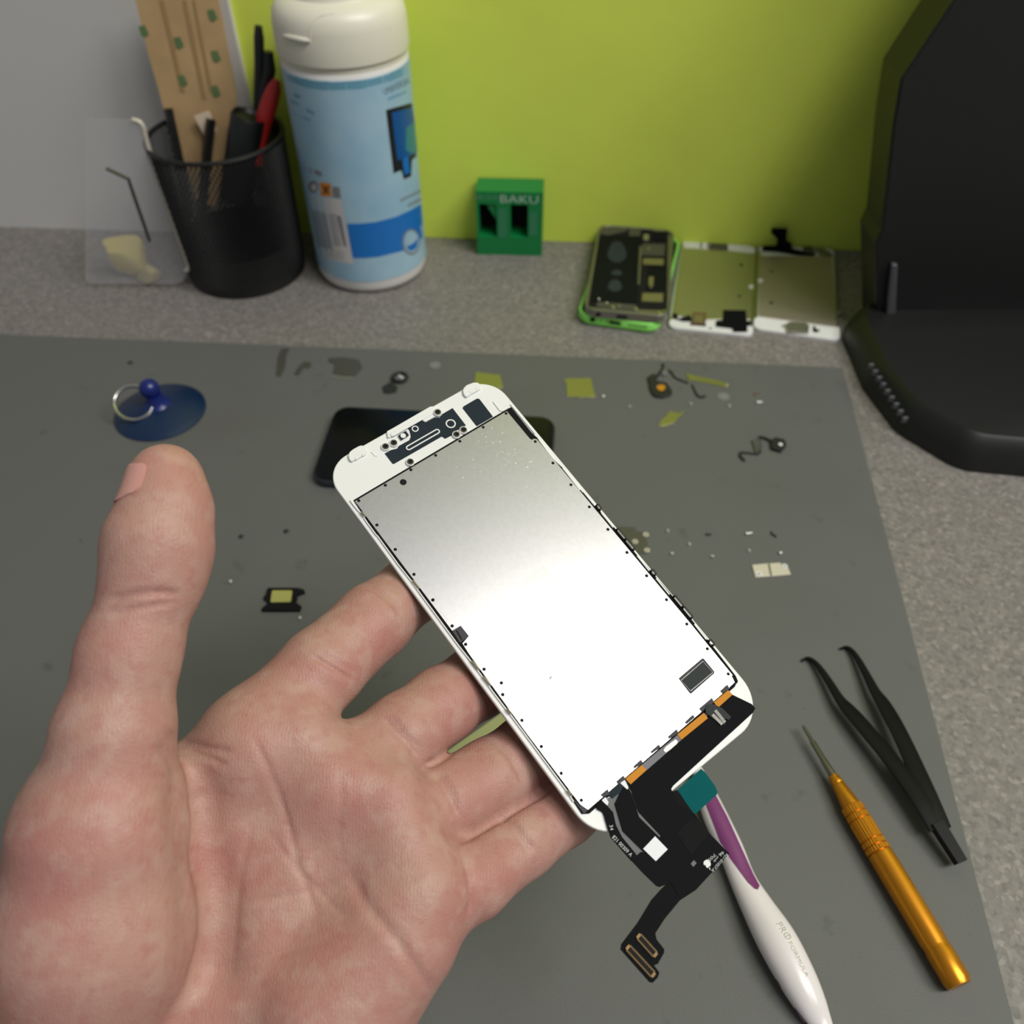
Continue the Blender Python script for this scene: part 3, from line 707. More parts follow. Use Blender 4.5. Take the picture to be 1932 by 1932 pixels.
def skin_material():
    m = material('skin', (180, 130, 112), 0.5, sss=0.08, spec=0.35)
    nt = m.node_tree; b = nt.nodes['Principled BSDF']; tc = nt.nodes['Texture Coordinate']
    prev = None; base = lin((174, 134, 121)) + (1,)
    for sc, lo_, hi_, col, amt, det in ((45, 0.42, 0.66, (170, 114, 106), 0.7, 3), (150, 0.5, 0.66, (181, 147, 134), 0.6, 2), (320, 0.52, 0.7, (164, 108, 100), 0.4, 2)):
        n = nt.nodes.new('ShaderNodeTexNoise'); n.inputs['Scale'].default_value = sc; n.inputs['Detail'].default_value = det
        nt.links.new(tc.outputs['Object'], n.inputs['Vector'])
        rp = nt.nodes.new('ShaderNodeMapRange'); rp.inputs[1].default_value = lo_; rp.inputs[2].default_value = hi_; rp.inputs[4].default_value = amt
        nt.links.new(n.outputs['Fac'], rp.inputs[0])
        mx = nt.nodes.new('ShaderNodeMix'); mx.data_type = 'RGBA'
        if prev is None: mx.inputs[6].default_value = base
        else: nt.links.new(prev, mx.inputs[6])
        mx.inputs[7].default_value = lin(col) + (1,)
        nt.links.new(rp.outputs[0], mx.inputs[0]); prev = mx.outputs[2]
    nt.links.new(prev, b.inputs['Base Color'])
    v = nt.nodes.new('ShaderNodeTexVoronoi'); v.inputs['Scale'].default_value = 900; v.feature = 'DISTANCE_TO_EDGE'
    n = nt.nodes.new('ShaderNodeTexNoise'); n.inputs['Scale'].default_value = 420; n.inputs['Detail'].default_value = 5
    w = nt.nodes.new('ShaderNodeTexWave'); w.inputs['Scale'].default_value = 380; w.inputs['Distortion'].default_value = 6; w.inputs['Detail'].default_value = 2; w.inputs['Detail Scale'].default_value = 0.6
    for q_ in (v, n, w): nt.links.new(tc.outputs['Object'], q_.inputs['Vector'])
    a1 = nt.nodes.new('ShaderNodeMath'); a1.operation = 'MULTIPLY_ADD'; a1.inputs[1].default_value = 0.6
    nt.links.new(n.outputs['Fac'], a1.inputs[0]); nt.links.new(v.outputs['Distance'], a1.inputs[2])
    a2 = nt.nodes.new('ShaderNodeMath'); a2.operation = 'MULTIPLY_ADD'; a2.inputs[1].default_value = 0.18
    nt.links.new(w.outputs['Fac'], a2.inputs[0]); nt.links.new(a1.outputs[0], a2.inputs[2])
    bp = nt.nodes.new('ShaderNodeBump'); bp.inputs['Strength'].default_value = 0.35; bp.inputs['Distance'].default_value = 0.0004
    nt.links.new(a2.outputs[0], bp.inputs['Height']); nt.links.new(bp.outputs[0], b.inputs['Normal'])
    return m
M_skin = skin_material()
M_nail = material('fingernail', (205, 150, 142), 0.3, spec=0.5)
me = bpy.data.meshes.new('hand')
me.from_pydata((Wv / 1000).tolist(), [], Q[:, ::-1].tolist())
bm = bmesh.new(); bm.from_mesh(me); bmesh.ops.recalc_face_normals(bm, faces=bm.faces); bm.to_mesh(me); bm.free()
me.polygons.foreach_set('use_smooth', [True] * len(me.polygons)); me.materials.append(M_skin)
hand = bpy.data.objects.new('person', me); COL.objects.link(hand)
tag(hand, "person's bare left hand, palm up and thumb raised, fingers spread under the white phone screen", 'person')
# thumb nail, on the far left side of the thumb: laid on the skin with a slight rim
from mathutils.bvhtree import BVHTree
bm = bmesh.new(); bm.from_mesh(me); hbv = BVHTree.FromBMesh(bm); bm.free()
a, b_ = c3(312, 962, 205), c3(313, 872, 207.5)
ax = (b_ - a) / np.linalg.norm(b_ - a); nv = np.array([-0.76, 0.05, -0.65]); nv -= ax * (nv @ ax); nv /= np.linalg.norm(nv); tv = np.cross(ax, nv)
mb = MB(); loops = []
for k in range(13):
    s_ = k / 12; w = 0.8 * math.sqrt(max(0.02, 1 - (2 * s_ - 1) ** 6)) * (0.9 + 0.1 * s_)
    ctr_ = a + ax * (1.2 + 9.2 * s_); top, bot = [], []
    for t in np.linspace(-w, w, 11):
        d = math.cos(t) * nv + math.sin(t) * tv
        o_ = CAMP + (ctr_ + d * 30) @ CAMM; dw = -(d @ CAMM)
        loc, _, _, _ = hbv.ray_cast(Vector(o_ / 1000), Vector(dw))
        h_ = np.array(loc) * 1000 if loc else CAMP + (ctr_ + d * 9) @ CAMM
        top.append(tuple(h_ - dw * 0.45)); bot.append(tuple(h_ + dw * 0.5))
    loops.append(top + bot[::-1])
mb.loft(loops)
mb.build('thumbnail', M_nail, hand, bevel=0.15)

# ================================================================== things lying on the work mat
M_shield = material('nickel_shield', (196, 194, 184), 0.35, 0.9)
M_shield_green = material('bright_nickel', (178, 176, 122), 0.3, 0.85)
M_dkshield = material('dull_bracket', (96, 95, 88), 0.5, 0.6)
M_pale = material('pale_bracket', (214, 206, 190), 0.45, 0.3)
M_screw = material('screw_steel', (226, 224, 220), 0.35, 0.5)
M_screw_dark = material('screw_dark', (70, 68, 66), 0.4, 0.8)
M_cable = material('black_cable', (30, 32, 31), 0.5)
M_amber = material('amber_sensor', (190, 130, 30), 0.3)
M_clear = material('clear_film', (235, 235, 232), 0.25, alpha=0.22)
M_darkphone = material('black_phone_glass', (14, 17, 17), 0.2, spec=0.15)
M_darkmetal = material('dark_phone_metal', (74, 76, 82), 0.35, 0.7)
M_sponge = material('yellow_pad', (160, 157, 84), 0.6)

def flat(name, label, cat, pts, z0, z1, mat, conv=None, r=0.0, bevel=0.0, group=None, extra=None):
    "one plate lying on the mat, its outline traced on the mat plane"
    W = [P(*(conv(*p) if conv else p), z1)[:2] for p in pts]
    c = np.mean(W, 0); T = frame((c[0], c[1], 0))
    loc = [tuple(w - c) for w in W]
    if r: loc = round_poly(loc, r, 4)
    b = MB(); b.prism(loc, z0, z1)
    if extra: extra(b, c)
    return tag(b.build(name, mat, T=T, bevel=bevel), label, cat, group), T
def part_px(parent, T, name, pts, z0, z1, mat, conv=None, r=0.0, bevel=0.0):
    loc = [on(T, *(conv(*p) if conv else p), z1) for p in pts]
    if r: loc = round_poly(loc, r, 4)
    b = MB(); b.prism(loc, z0, z1); return b.build(name, mat, parent, bevel=bevel)

# --- dark phone lying face up behind the screen
a = P(572, 906, 7); bl = P(643, 762, 7); br = P(1050, 783, 7)
ey = (bl - a); ey[2] = 0; ex = (br - bl); ex[2] = 0
T = frame((a + bl) / 2 * [1, 1, 0], ex, ey)
t = thing('mobile_phone', 'black mobile phone lying flat on the mat, half hidden behind the white phone screen', 'phone', T)
def slab_rounded(x0, x1, y0, y1, secs, r):
    return [[(x, y, z) for x, y in rect((x0 + x1) / 2, (y0 + y1) / 2, x1 - x0 - 2 * i, y1 - y0 - 2 * i, max(r - i, 0.5), 8)] for z, i in secs]
b = MB(); b.loft(slab_rounded(0, 138, -33.5, 33.5, [(0, 2.4), (0.8, 1.0), (2.2, 0.2), (3.6, 0), (5.2, 0.2), (6.2, 0.9)], 10)); b.build('metal_body', M_darkmetal, t)
b = MB(); b.loft(slab_rounded(0, 138, -33.5, 33.5, [(6.1, 1.0), (6.7, 1.1), (7.0, 1.6)], 10)); b.build('front_glass', M_darkphone, t)
b = MB(); b.ring(circle(128, 0, 5.6, 28), circle(128, 0, 5.1, 28), 6.9, 7.05); b.build('home_button', M_darkmetal, t)

# --- blue suction cup with a key ring
c = np.array([-222.0, 416, 0])
M_blue = material('translucent_blue_rubber', (10, 36, 68), 0.35)
M_blue2 = material('blue_plastic_knob', (20, 34, 104), 0.3)
t = thing('suction_cup', 'blue rubber suction cup with a knob and silver key ring, beside the thumb tip', 'suction cup', frame(c))
b = MB(); b.lathe([(28, 0), (28, 0.9), (25, 2.6), (18, 5.2), (9, 7.2), (7, 7.5), (0.01, 7.6), (0.01, 6.2), (9, 5.4), (18, 3.4), (24, 1.2), (26.5, 0)], 56, caps=False); b.build('cup', M_blue, t)
b = MB(); b.lathe([(8.5, 7.0), (7.0, 8.5), (5.4, 11), (5.0, 14.5)], 28); b.build('stem', M_blue2, t)
b = MB(); b.ball((-1.5, 0.5, 18.5), 6.2, 24); b.build('knob', M_blue2, t)
Tk = frame((-11.5, -5.5, 12), (0.88, 0.36, -0.1), (-0.28, 0.75, 0.55))
b = MB()
for dz in (-0.75, 0.75): b.torus((0, 0, dz), 11, 0.85, 40, 8, Tk)
b.build('key_ring', M_steel, t)

# --- shields and brackets
z4 = zoomed(850, 640, 2.273); zz = zoomed(1190, 660, 9.2); zy = zoomed(1370, 800, 6.236); z3 = zoomed(240, 620, 2.927); zs = zoomed(500, 640, 5.367)
def dots_extra(px, conv, r, h):
    def f(b, c):
        for q_ in px:
            w = P(*conv(*q_), h)[:2] - c; b.ball((w[0], w[1], h), r, 10, sz=0.6)
    return f
flat('shield_plate', 'yellow-green shiny shield plate peeking out above the top edge of the white screen', 'metal shield', [(108, 140), (213, 153), (226, 206), (205, 212), (100, 208)], 0, 0.5, M_shield_green, z4, 0.6, 0.1, extra=dots_extra([(205, 200)], z4, 0.9, 0.5))
flat('shield_plate', 'square yellow-green shield plate with pale feet on the mat, below the stacked phones', 'metal shield', [(482, 174), (500, 168), (602, 165), (622, 248), (500, 246), (496, 186)], 0, 0.5, M_shield_green, z4, 0.4, 0.1, extra=dots_extra([(505, 244), (612, 246), (560, 250)], z4, 0.8, 0.4))
flat('shield_bracket', 'long narrow yellow-green bracket with a bright screw tab at its right end', 'metal bracket', [(950, 400), (1120, 450), (1400, 500), (1640, 560), (1690, 590), (1680, 640), (1590, 630), (1380, 585), (1010, 520)], 0, 0.6, M_shield_green, zz, 0.3, 0.1, extra=dots_extra([(1665, 600)], zz, 1.0, 0.6))
flat('shield_bracket', 'leaf-shaped yellow-green bracket lying alone below the camera cables', 'metal bracket', [(475, 1320), (520, 1230), (640, 1120), (670, 1060), (760, 1080), (850, 1100), (905, 1040), (925, 1060), (905, 1110), (820, 1190), (760, 1260), (640, 1300), (560, 1320)], 0, 0.5, M_shield_green, zz, 0.4, 0.1)
o, T = flat('shield_plate', 'grey-green metal shield with raised screw holes, half hidden by the right edge of the screen', 'metal shield', [(640, 800), (792, 806), (795, 822), (826, 826), (836, 836), (852, 915), (780, 922), (700, 915)], 0, 0.7, M_dkshield, z4, 0.5, 0.1)
for q_ in ((838, 838), (792, 868), (843, 905)):
    u, v = on(T, *z4(*q_), 0.9); b = MB(); b.ring(circle(u, v, 1.5), circle(u, v, 0.7), 0.6, 1.1); b.build('screw_hole', M_pale, o)
o, T = flat('connector_bracket', 'pale silver two-part bracket with two screw holes, lower right of the loose screws', 'metal bracket', [(305, 1655), (480, 1640), (640, 1630), (655, 1668), (690, 1690), (730, 1690), (762, 1765), (560, 1785), (345, 1800)], 0, 0.7, M_pale, zy, 0.3, 0.12)
part_px(o, T, 'fold', [(490, 1645), (512, 1643), (540, 1785), (520, 1786)], 0.6, 0.75, M_dkshield, zy)
for q_ in ((390, 1760), (690, 1670)):
    u, v = on(T, *zy(*q_), 0.9); b = MB(); b.ring(circle(u, v, 1.5), circle(u, v, 0.6), 0.0, 1.0); b.build('screw_hole', M_bezel, o)
    b = MB(); b.prism(circle(u, v, 0.62, 12), 0.0, 0.8); b.build('hole', M_dkshield, o)
o, T = flat('shield_plate', 'dull grey shield plate with a pale lower lip, left of the black ring module', 'metal shield', [(640, 190), (800, 182), (950, 205), (985, 280), (930, 350), (890, 380), (690, 345), (705, 245), (650, 225)], 0, 0.7, M_dkshield, zs, 0.4, 0.1)
part_px(o, T, 'lip', [(690, 362), (895, 382), (885, 405), (680, 385)], 0, 0.5, M_shield, zs)
flat('metal_strip', 'dark upright sliver of bracket on the mat, leftmost of the row at the back', 'metal bracket', [(165, 95), (250, 90), (215, 160), (200, 290), (160, 375), (110, 365), (130, 170)], 0, 0.5, M_dkshield, zs, 0.4, 0.1)
flat('metal_strip', 'small dark bent bracket between the upright sliver and the grey shield plate', 'metal bracket', [(395, 225), (470, 235), (455, 290), (395, 285), (335, 365), (292, 345), (340, 275)], 0, 0.6, M_dkshield, zs, 0.4, 0.1)
flat('metal_plate', 'pale green-grey metal plate on the mat, seen in the gap between middle and ring fingers', 'metal plate', [(842, 1418), (956, 1338), (1075, 1400), (960, 1490), (900, 1450)], 0, 0.6, M_shield, None, 0.6, 0.1)
flat('adhesive_tab', 'small pale yellow tab beside the base of the thumb', 'adhesive tab', [(318, 1520), (382, 1490), (388, 1545), (320, 1556)], 0, 0.5, M_shield_green, z3, 0.2, 0.1)

# --- loudspeaker gasket: black frame with a yellow pad
W = P(533, 1130)[:2]; T = frame((W[0], W[1], 0))
t = thing('speaker_module', 'black small speaker module with a yellow pad in its middle, left of the index finger', 'speaker', T)
part_px(t, T, 'housing', [(775, 1430), (935, 1430), (975, 1438), (982, 1455), (940, 1470), (932, 1510), (962, 1532), (952, 1556), (740, 1556), (745, 1540), (778, 1515), (750, 1485), (765, 1468)], 0, 1.6, M_black, z3, 0.4, 0.15)
part_px(t, T, 'pad', [(800, 1445), (912, 1445), (902, 1508), (790, 1510)], 1.5, 2.1, M_sponge, z3, 0.8, 0.1)

# --- camera and button flexes
W = P(*zz(540, 650))[:2]; T = frame((W[0], W[1], 0))
t = thing('home_button_module', 'black rounded button module with an amber centre, right of the square shield plate', 'button module', T)
part_px(t, T, 'gasket', [(320, 620), (330, 560), (440, 530), (620, 560), (680, 640), (725, 715), (700, 770), (560, 815), (430, 800), (370, 745)], 0, 1.8, M_cable, zz, 1.2, 0.3)
u, v = on(T, *zz(520, 655), 2.0)
b = MB(); b.lathe([(3.0, 1.7), (2.9, 2.1), (0.01, 2.2)], 28, frame((u, v, 0)), caps=False); b.build('button_disc', M_greyfilm, t)
part_px(t, T, 'sensor', [(460, 620), (560, 600), (605, 640), (575, 700), (520, 715), (455, 670)], 2.15, 2.4, M_amber, zz, 0.3)
part_px(t, T, 'connector', [(290, 470), (380, 410), (470, 440), (450, 530), (350, 580), (310, 560)], 0, 1.4, M_cable, zz, 0.4, 0.15)
b = MB(); b.prism(strip([on(T, *zz(*p), 1.0) for p in ((440, 470), (510, 390), (570, 290), (560, 235))], [2.4, 1.8, 1.4, 2.0]), 0.5, 1.0); b.build('flex_cable', M_cable, t)
part_px(t, T, 'film', [(530, 400), (600, 330), (655, 385), (590, 460)], 0.9, 1.1, M_greyfilm, zz)
W = P(*zz(830, 470))[:2]; T = frame((W[0], W[1], 0))
b = MB(); b.prism(strip([on(T, *zz(*p), 0.8) for p in ((640, 340), (700, 370), (760, 470), (860, 520), (1000, 570))], [1.2, 1.7, 1.5, 1.5, 1.4]), 0.0, 0.8)
tag(b.build('flex_cable', M_cable, T=T, bevel=0.1), 'bent black flex cable leading from the button module to the narrow bracket', 'flex cable')
W = P(*zz(1180, 750))[:2]; T = frame((W[0], W[1], 0))
b = MB(); b.prism(strip([on(T, *zz(*p), 0.8) for p in ((1065, 590), (1110, 700), (1160, 790), (1230, 820), (1300, 790))], [0.9, 1.3, 1.7, 2.0, 1.4]), 0.0, 0.8)
tag(b.build('flex_cable', M_cable, T=T, bevel=0.1), 'short hooked black flex piece under the narrow yellow-green bracket', 'flex cable')
W = P(*zy(430, 260))[:2]; T = frame((W[0], W[1], 0))
t = thing('camera_module', 'zigzag black flex cable with a small camera block, alone at the right of the mat', 'camera module', T)
b = MB(); b.prism(strip([on(T, *zy(*p), 0.9) for p in ((215, 430), (165, 370), (170, 330), (260, 335), (370, 350), (410, 320))], [2.0, 1.9, 1.5, 1.3, 1.5, 1.0]), 0.0, 0.9); b.build('flex_cable', M_cable, t, bevel=0.1)
b = MB(); b.tube([tuple(on(T, *zy(*p), 1.5)) + (z,) for p, z in (((408, 320), 0.9), ((398, 240), 2.6), ((390, 150), 2.0))], 0.35, 6, flat=0.3); b.build('flex_bridge', M_cable, t)
b = MB(); b.prism(strip([on(T, *zy(*p), 1.5) for p in ((385, 140), (450, 155), (520, 185), (570, 215))], [1.0, 1.5, 1.7, 2.2]), 0.8, 1.5); b.build('flex_cable', M_cable, t, bevel=0.1)
part_px(t, T, 'flap', [(300, 190), (325, 180), (375, 330), (345, 345)], 0.6, 0.9, M_dkshield, zy)
part_px(t, T, 'camera_block', [(530, 190), (580, 150), (690, 180), (712, 240), (650, 310), (540, 280)], 0, 2.4, M_cable, zy, 0.3, 0.2)
u, v = on(T, *zy(640, 240), 2.6); b = MB(); b.lathe([(1.3, 2.3), (1.2, 2.9), (0.6, 3.0)], 20, frame((u, v, 0))); b.build('lens', M_bezel, t)
W = P(*zs(1350, 395))[:2]; T = frame((W[0], W[1], 0))
t = thing('lens_ring', 'black ring module with a clear centre, on the mat above the dark phone', 'ring module', T)
u, v = on(T, *zs(1365, 390), 1.2); b = MB(); b.torus((u, v, 1.5), 4.4, 1.45, 28, 8); b.build('ring', M_cable, t)
b = MB(); b.prism(circle(u, v, 3.6, 24), 0.0, 0.9); b.build('clear_disc', M_greyfilm, t)
b = MB(); b.ball((u + 1.6, v - 0.4, 1.0), 1.3, 10); b.ball((u - 0.3, v + 1.9, 1.0), 0.9, 10); b.build('glint_bead', M_bezel, t)  # white beads stand in for glints on the clear centre
part_px(t, T, 'tail', [(1270, 430), (1340, 480), (1330, 530), (1260, 545), (1200, 540), (1185, 480)], 0, 0.8, M_cable, zs, 0.3, 0.1)
# --- clear adhesive discs
for label, q_, cv in (('clear round sticker on the mat, right of the black ring module', (1722, 265), zs), ('clear round sticker on the mat below the narrow yellow-green bracket', (1612, 815), zz)):
    W = P(*cv(*q_)); b = MB(); b.lathe([(3.6, 0), (3.6, 0.25), (2.8, 0.3), (0.01, 0.3)], 28)
    tag(b.build('clear_disc', M_clear, T=frame(W)), label, 'clear sticker')
# --- black dots
for label, p, r in (('left one of two tiny black rubber dots between thumb and screen', (455, 1013), 1.3), ('right one of two tiny black rubber dots between thumb and screen', (540, 1003), 1.4), ('tiny black rubber bit above the blue suction cup', (246, 685), 1.6)):
    W = P(*p); b = MB(); b.lathe([(r, 0), (r, 0.6), (r * 0.7, 1.0), (0.01, 1.0)], 16)
    tag(b.build('rubber_dot', M_cable, T=frame(W)), label, 'rubber dot')

# --- loose screws: one of each, then copies
def screw_mesh(length, r, hr):
    b = MB(); b.lathe([(hr * 0.5, 0), (hr, 0.1), (hr, 0.5), (r, 0.55), (r, length), (r * 0.6, length + 0.2)], 14, frame((0, 0, 0), (0, 1, 0), (0, 0, 1)))
    return b
lying = [
    ('tiny screw just right of the square shield plate', z4(650, 250), 0.4), ('tiny screw midway between the square shield plate and the leaf bracket', z4(768, 296), 1.4),
    ('tiny screw above the leaf-shaped bracket', z4(1033, 283), 2.4), ('tiny screw below the lower clear sticker', z4(1197, 293), 2.0),
    ('longer shiny screw right of the lower clear sticker', z4(1312, 275), 0.1), ('tiny screw nearest the half-hidden grey shield, upper', z4(932, 830), 1.7),
    ('tiny screw in the middle of the loose screws, second from the shield', z4(1026, 887), 1.9), ('tiny screw nearest the half-hidden grey shield, lower', z4(945, 927), 0.8),
    ('tiny screw in front of the dark stubby screw', z4(1128, 937), 2.8), ('longer shiny screw left of the dark curved clip', z4(1265, 838), 0.15),
    ('tiny screw standing above the left end of the pale bracket', z4(1280, 915), 1.5), ('tiny screw above the right end of the pale bracket', z4(1408, 922), 0.3),
    ('tiny screw between the speaker module and the thumb', (434, 1101), 1.2), ('tiny screw below the speaker module', (566, 1170), 1.6),
]
protos = {}
for lab, p, a in lying:
    long_ = lab.startswith('longer')
    if long_ not in protos:
        o = screw_mesh(3.4 if long_ else 1.5, 0.5, 0.8 if long_ else 0.9).build('screw', M_screw); protos[long_] = o
    else:
        o = protos[long_].copy(); COL.objects.link(o)
    W = P(*p)
    o.matrix_world = mat4(frame((W[0], W[1], 0.85), (math.cos(a), math.sin(a), 0), (-math.sin(a), math.cos(a), 0)))
    tag(o, lab, 'screw', 'loose screws on the mat')
o = screw_mesh(2.6, 0.55, 0.8).build('screw', M_screw_dark); W = P(*z4(1096, 840))
o.matrix_world = mat4(frame((W[0], W[1], 0.8))); tag(o, 'dark stubby screw among the shiny loose screws', 'screw')
b = MB(); W = P(*z4(1385, 840)); b.tube([(-0.8, 2.0, 0.5), (-0.9, 0.3, 0.5), (0.3, -0.6, 0.5), (0.9, -1.8, 0.5)], 0.5, 8)
tag(b.build('clip', M_screw_dark, T=frame(W)), 'dark curved clip at the right end of the loose screws', 'clip')
flat('scrap', 'tiny brown scrap on the mat above the longer shiny screw', 'scrap', [z4(1298, 232), z4(1312, 222), z4(1328, 230), z4(1308, 240)], 0, 0.5, material('brown_scrap', (100, 88, 76), 0.6))

# --- curved tweezers
z6 = zoomed(1480, 1200, 3.864)
M_tweezer = material('black_coated_steel', (18, 18, 18), 0.4, 0.0, spec=0.15)
def ribbon3(mb, path, w, th):
    path = [np.array(p, float) for p in path]; loops = []
    for i, p in enumerate(path):
        d = path[min(i + 1, len(path) - 1)] - path[max(i - 1, 0)]; d /= np.linalg.norm(d)
        s_ = np.cross(d, (0, 0, 1.0)); s_ /= np.linalg.norm(s_); u_ = np.cross(s_, d)
        loops.append([tuple(p + s_ * x * w[i] / 2 + u_ * y * th / 2) for x, y in ((-1, -0.5), (-0.8, -1), (0.8, -1), (1, -0.5), (1, 0.5), (0.8, 1), (-0.8, 1), (-1, 0.5))])
    mb.loft(loops)
def smooth_path(pts, n=5):
    pts = [np.array(p, float) for p in pts]; out = []
    for i in range(len(pts) - 1):
        p0, p1, p2, p3 = pts[max(i - 1, 0)], pts[i], pts[i + 1], pts[min(i + 2, len(pts) - 1)]
        for k in range(n):
            t = k / n
            out.append(0.5 * ((2 * p1) + (-p0 + p2) * t + (2 * p0 - 5 * p1 + 4 * p2 - p3) * t * t + (-p0 + 3 * p1 - 3 * p2 + p3) * t ** 3))
    return out + [pts[-1]]
armA = [(126, 184, 0.6, 0.5), (165, 163, 1.4, 1.0), (212, 185, 2.2, 1.5), (265, 245, 3.2, 2.0), (335, 350, 4.3, 2.5), (400, 455, 5.3, 3.0), (462, 530, 6.0, 4.2), (530, 605, 6.6, 4.7), (640, 735, 7.4, 4.8), (750, 865, 8.0, 4.9), (860, 1010, 8.5, 5.0), (1000, 1200, 8.5, 5.6), (1130, 1400, 7.5, 6.4)]
armB = [(404, 97, 0.6, 0.5), (450, 84, 1.4, 1.0), (495, 112, 2.2, 1.5), (545, 185, 3.2, 2.0), (602, 290, 4.3, 2.5), (662, 405, 5.3, 3.2), (712, 480, 6.0, 4.2), (765, 570, 6.6, 4.7), (830, 690, 7.4, 4.8), (920, 880, 8.0, 5.0), (1040, 1160, 8.5, 5.6), (1130, 1400, 7.5, 6.4)]
W = P(*z6(500, 500)); T = frame((W[0], W[1], 0))
t = thing('tweezers', 'black tweezers with curved tips spread open on the mat, right of the screen', 'tweezers', T)
for arm in (armA, armB):
    pts = smooth_path([np.append(P(*z6(x, y), z), w) for x, y, z, w in arm])
    mb = MB(); ribbon3(mb, [p[:3] - T[:3, 3] for p in pts], [p[3] * 1.5 for p in pts], 1.5); mb.build('arm', M_tweezer, t)
e = P(*z6(1130, 1400), 7.5) - T[:3, 3]; d = e - (P(*z6(1000, 1200), 8.5) - T[:3, 3]); d[2] = -1.5; d /= np.linalg.norm(d)
mb = MB(); ribbon3(mb, [e - d * 2, e + d * 14], [6.6, 5.5], 3.4); mb.build('joined_end', M_tweezer, t)

# --- gold precision screwdriver
M_goldbody = material('anodised_gold', (214, 142, 36), 0.32, 0.8)
M_bit = material('grey_bit_steel', (128, 126, 118), 0.35, 0.9)
za = 5.2
A = P(*z6(133, 652), za); B = P(*z6(705, 1600), za); dx = B - A; L_ = np.linalg.norm(dx); dx /= L_
T = frame(A * [1, 1, 0] + [0, 0, za], np.cross((0, 0, 1), dx), (0, 0, 1)); T[:3, 2] = np.cross(T[:3, 0], T[:3, 1])
sgn = 1 if T[:3, 2] @ dx > 0 else -1
if sgn < 0: T[:3, 0] *= -1; T[:3, 2] *= -1
def tz(X, Y): return (P(*z6(X, Y), za) - A) @ dx
t = thing('screwdriver', 'gold precision screwdriver with knurled grip bands and a slim steel bit', 'screwdriver', T)
g0 = tz(352, 1018); g1 = tz(486, 1238)
b = MB(); b.lathe([(0.35, 0), (0.75, 1.5), (0.85, tz(195, 765)), (1.25, tz(205, 775)), (1.3, tz(285, 900)), (1.45, tz(287, 905)), (1.75, g0 + 1)], 20); b.build('bit', M_bit, t)
b = MB(); b.lathe([(1.9, g0), (2.25, g0 + 0.3), (2.3, g0 + 1.5), (2.5, g0 + 1.8), (2.7, g0 + 3.6), (2.55, g0 + 3.9), (2.8, g0 + 4.6), (4.0, g1 - 0.4), (4.0, g1)], 40); b.build('nose_cone', M_goldbody, t)
st = [(486, 1238), (522, 1298), (552, 1345), (645, 1490), (672, 1535), (695, 1580)]
for (p, q_), rr in zip(zip(st[:-1], st[1:]), (4.6, 4.7, 4.85, 4.95, 5.05)):
    z0, z1 = tz(*p) + 0.15, tz(*q_) - 0.15; n = 104
    def kl(z, r): return [(r * (1 - 0.035 * (i % 4 >= 2)) * math.cos(2 * math.pi * i / n), r * (1 - 0.035 * (i % 4 >= 2)) * math.sin(2 * math.pi * i / n), z) for i in range(n)]
    b = MB(); b.loft([kl(z0, rr - 0.25), kl(z0 + 0.25, rr), kl(z1 - 0.25, rr), kl(z1, rr - 0.25)]); b.build('knurled_band', M_goldbody, t, smooth=20)
h0 = tz(695, 1580)
b = MB(); b.lathe([(3.9, g1 - 0.5), (4.3, h0), (5.05, h0 + 0.4), (5.15, h0 + 6), (5.15, h0 + 34), (4.9, h0 + 36), (4.9, h0 + 37), (5.15, h0 + 38), (5.15, h0 + 48), (4.4, h0 + 50), (0.01, h0 + 50)], 48); b.build('handle', M_goldbody, t)

# --- toothbrush lying behind the screen
z8 = zoomed(1200, 1150, 2.47)
M_brush = material('white_gloss_plastic', (226, 220, 220), 0.25)
M_purple = material('purple_rubber', (118, 54, 108), 0.45)
prof = [(225, 610, 26), (255, 680, 30), (285, 745, 48), (322, 840, 84), (368, 960, 116), (438, 1110, 122), (498, 1260, 126), (562, 1380, 153), (655, 1540, 190), (752, 1720, 182), (820, 1850, 150), (862, 1932, 112), (888, 1985, 74), (902, 2015, 30)]
W = P(*z8(560, 1380)); T = frame((W[0], W[1], 0))
t = thing('toothbrush', 'white and purple toothbrush used as a cleaning brush, lying half under the screen', 'toothbrush', T)
pts = []
for X, Y, w in prof:
    px = z8(X, Y); hw = w / 2.47 / 2
    d = np.linalg.norm((P(*px, 7) - CAMP) * [1, 1, 1]) ; dep = CAMM[2] @ (P(*px, 7) - CAMP)
    r = hw * dep / FPX; zc = max(0.86 * r, 2.2) if r > 4 else 4.0 + (r - 2) * 0.2
    pts.append(np.append(P(*px, zc), [r, zc]))
sp = smooth_path(pts, 5)
loops = []
for i, p in enumerate(sp):
    d = sp[min(i + 1, len(sp) - 1)][:3] - sp[max(i - 1, 0)][:3]; d[2] = 0; d /= np.linalg.norm(d)
    s_ = np.cross(d, (0, 0, 1.0)); r = max(p[3], 0.2); zc = p[4]
    loops.append([tuple(p[:3] - T[:3, 3] + s_ * r * math.cos(a) + np.array([0, 0, min(0.86 * r, zc) * math.sin(a)])) for a in np.linspace(0, 2 * math.pi, 32, endpoint=False)])
b = MB(); b.loft(loops); brush = b.build('handle', M_brush, t)
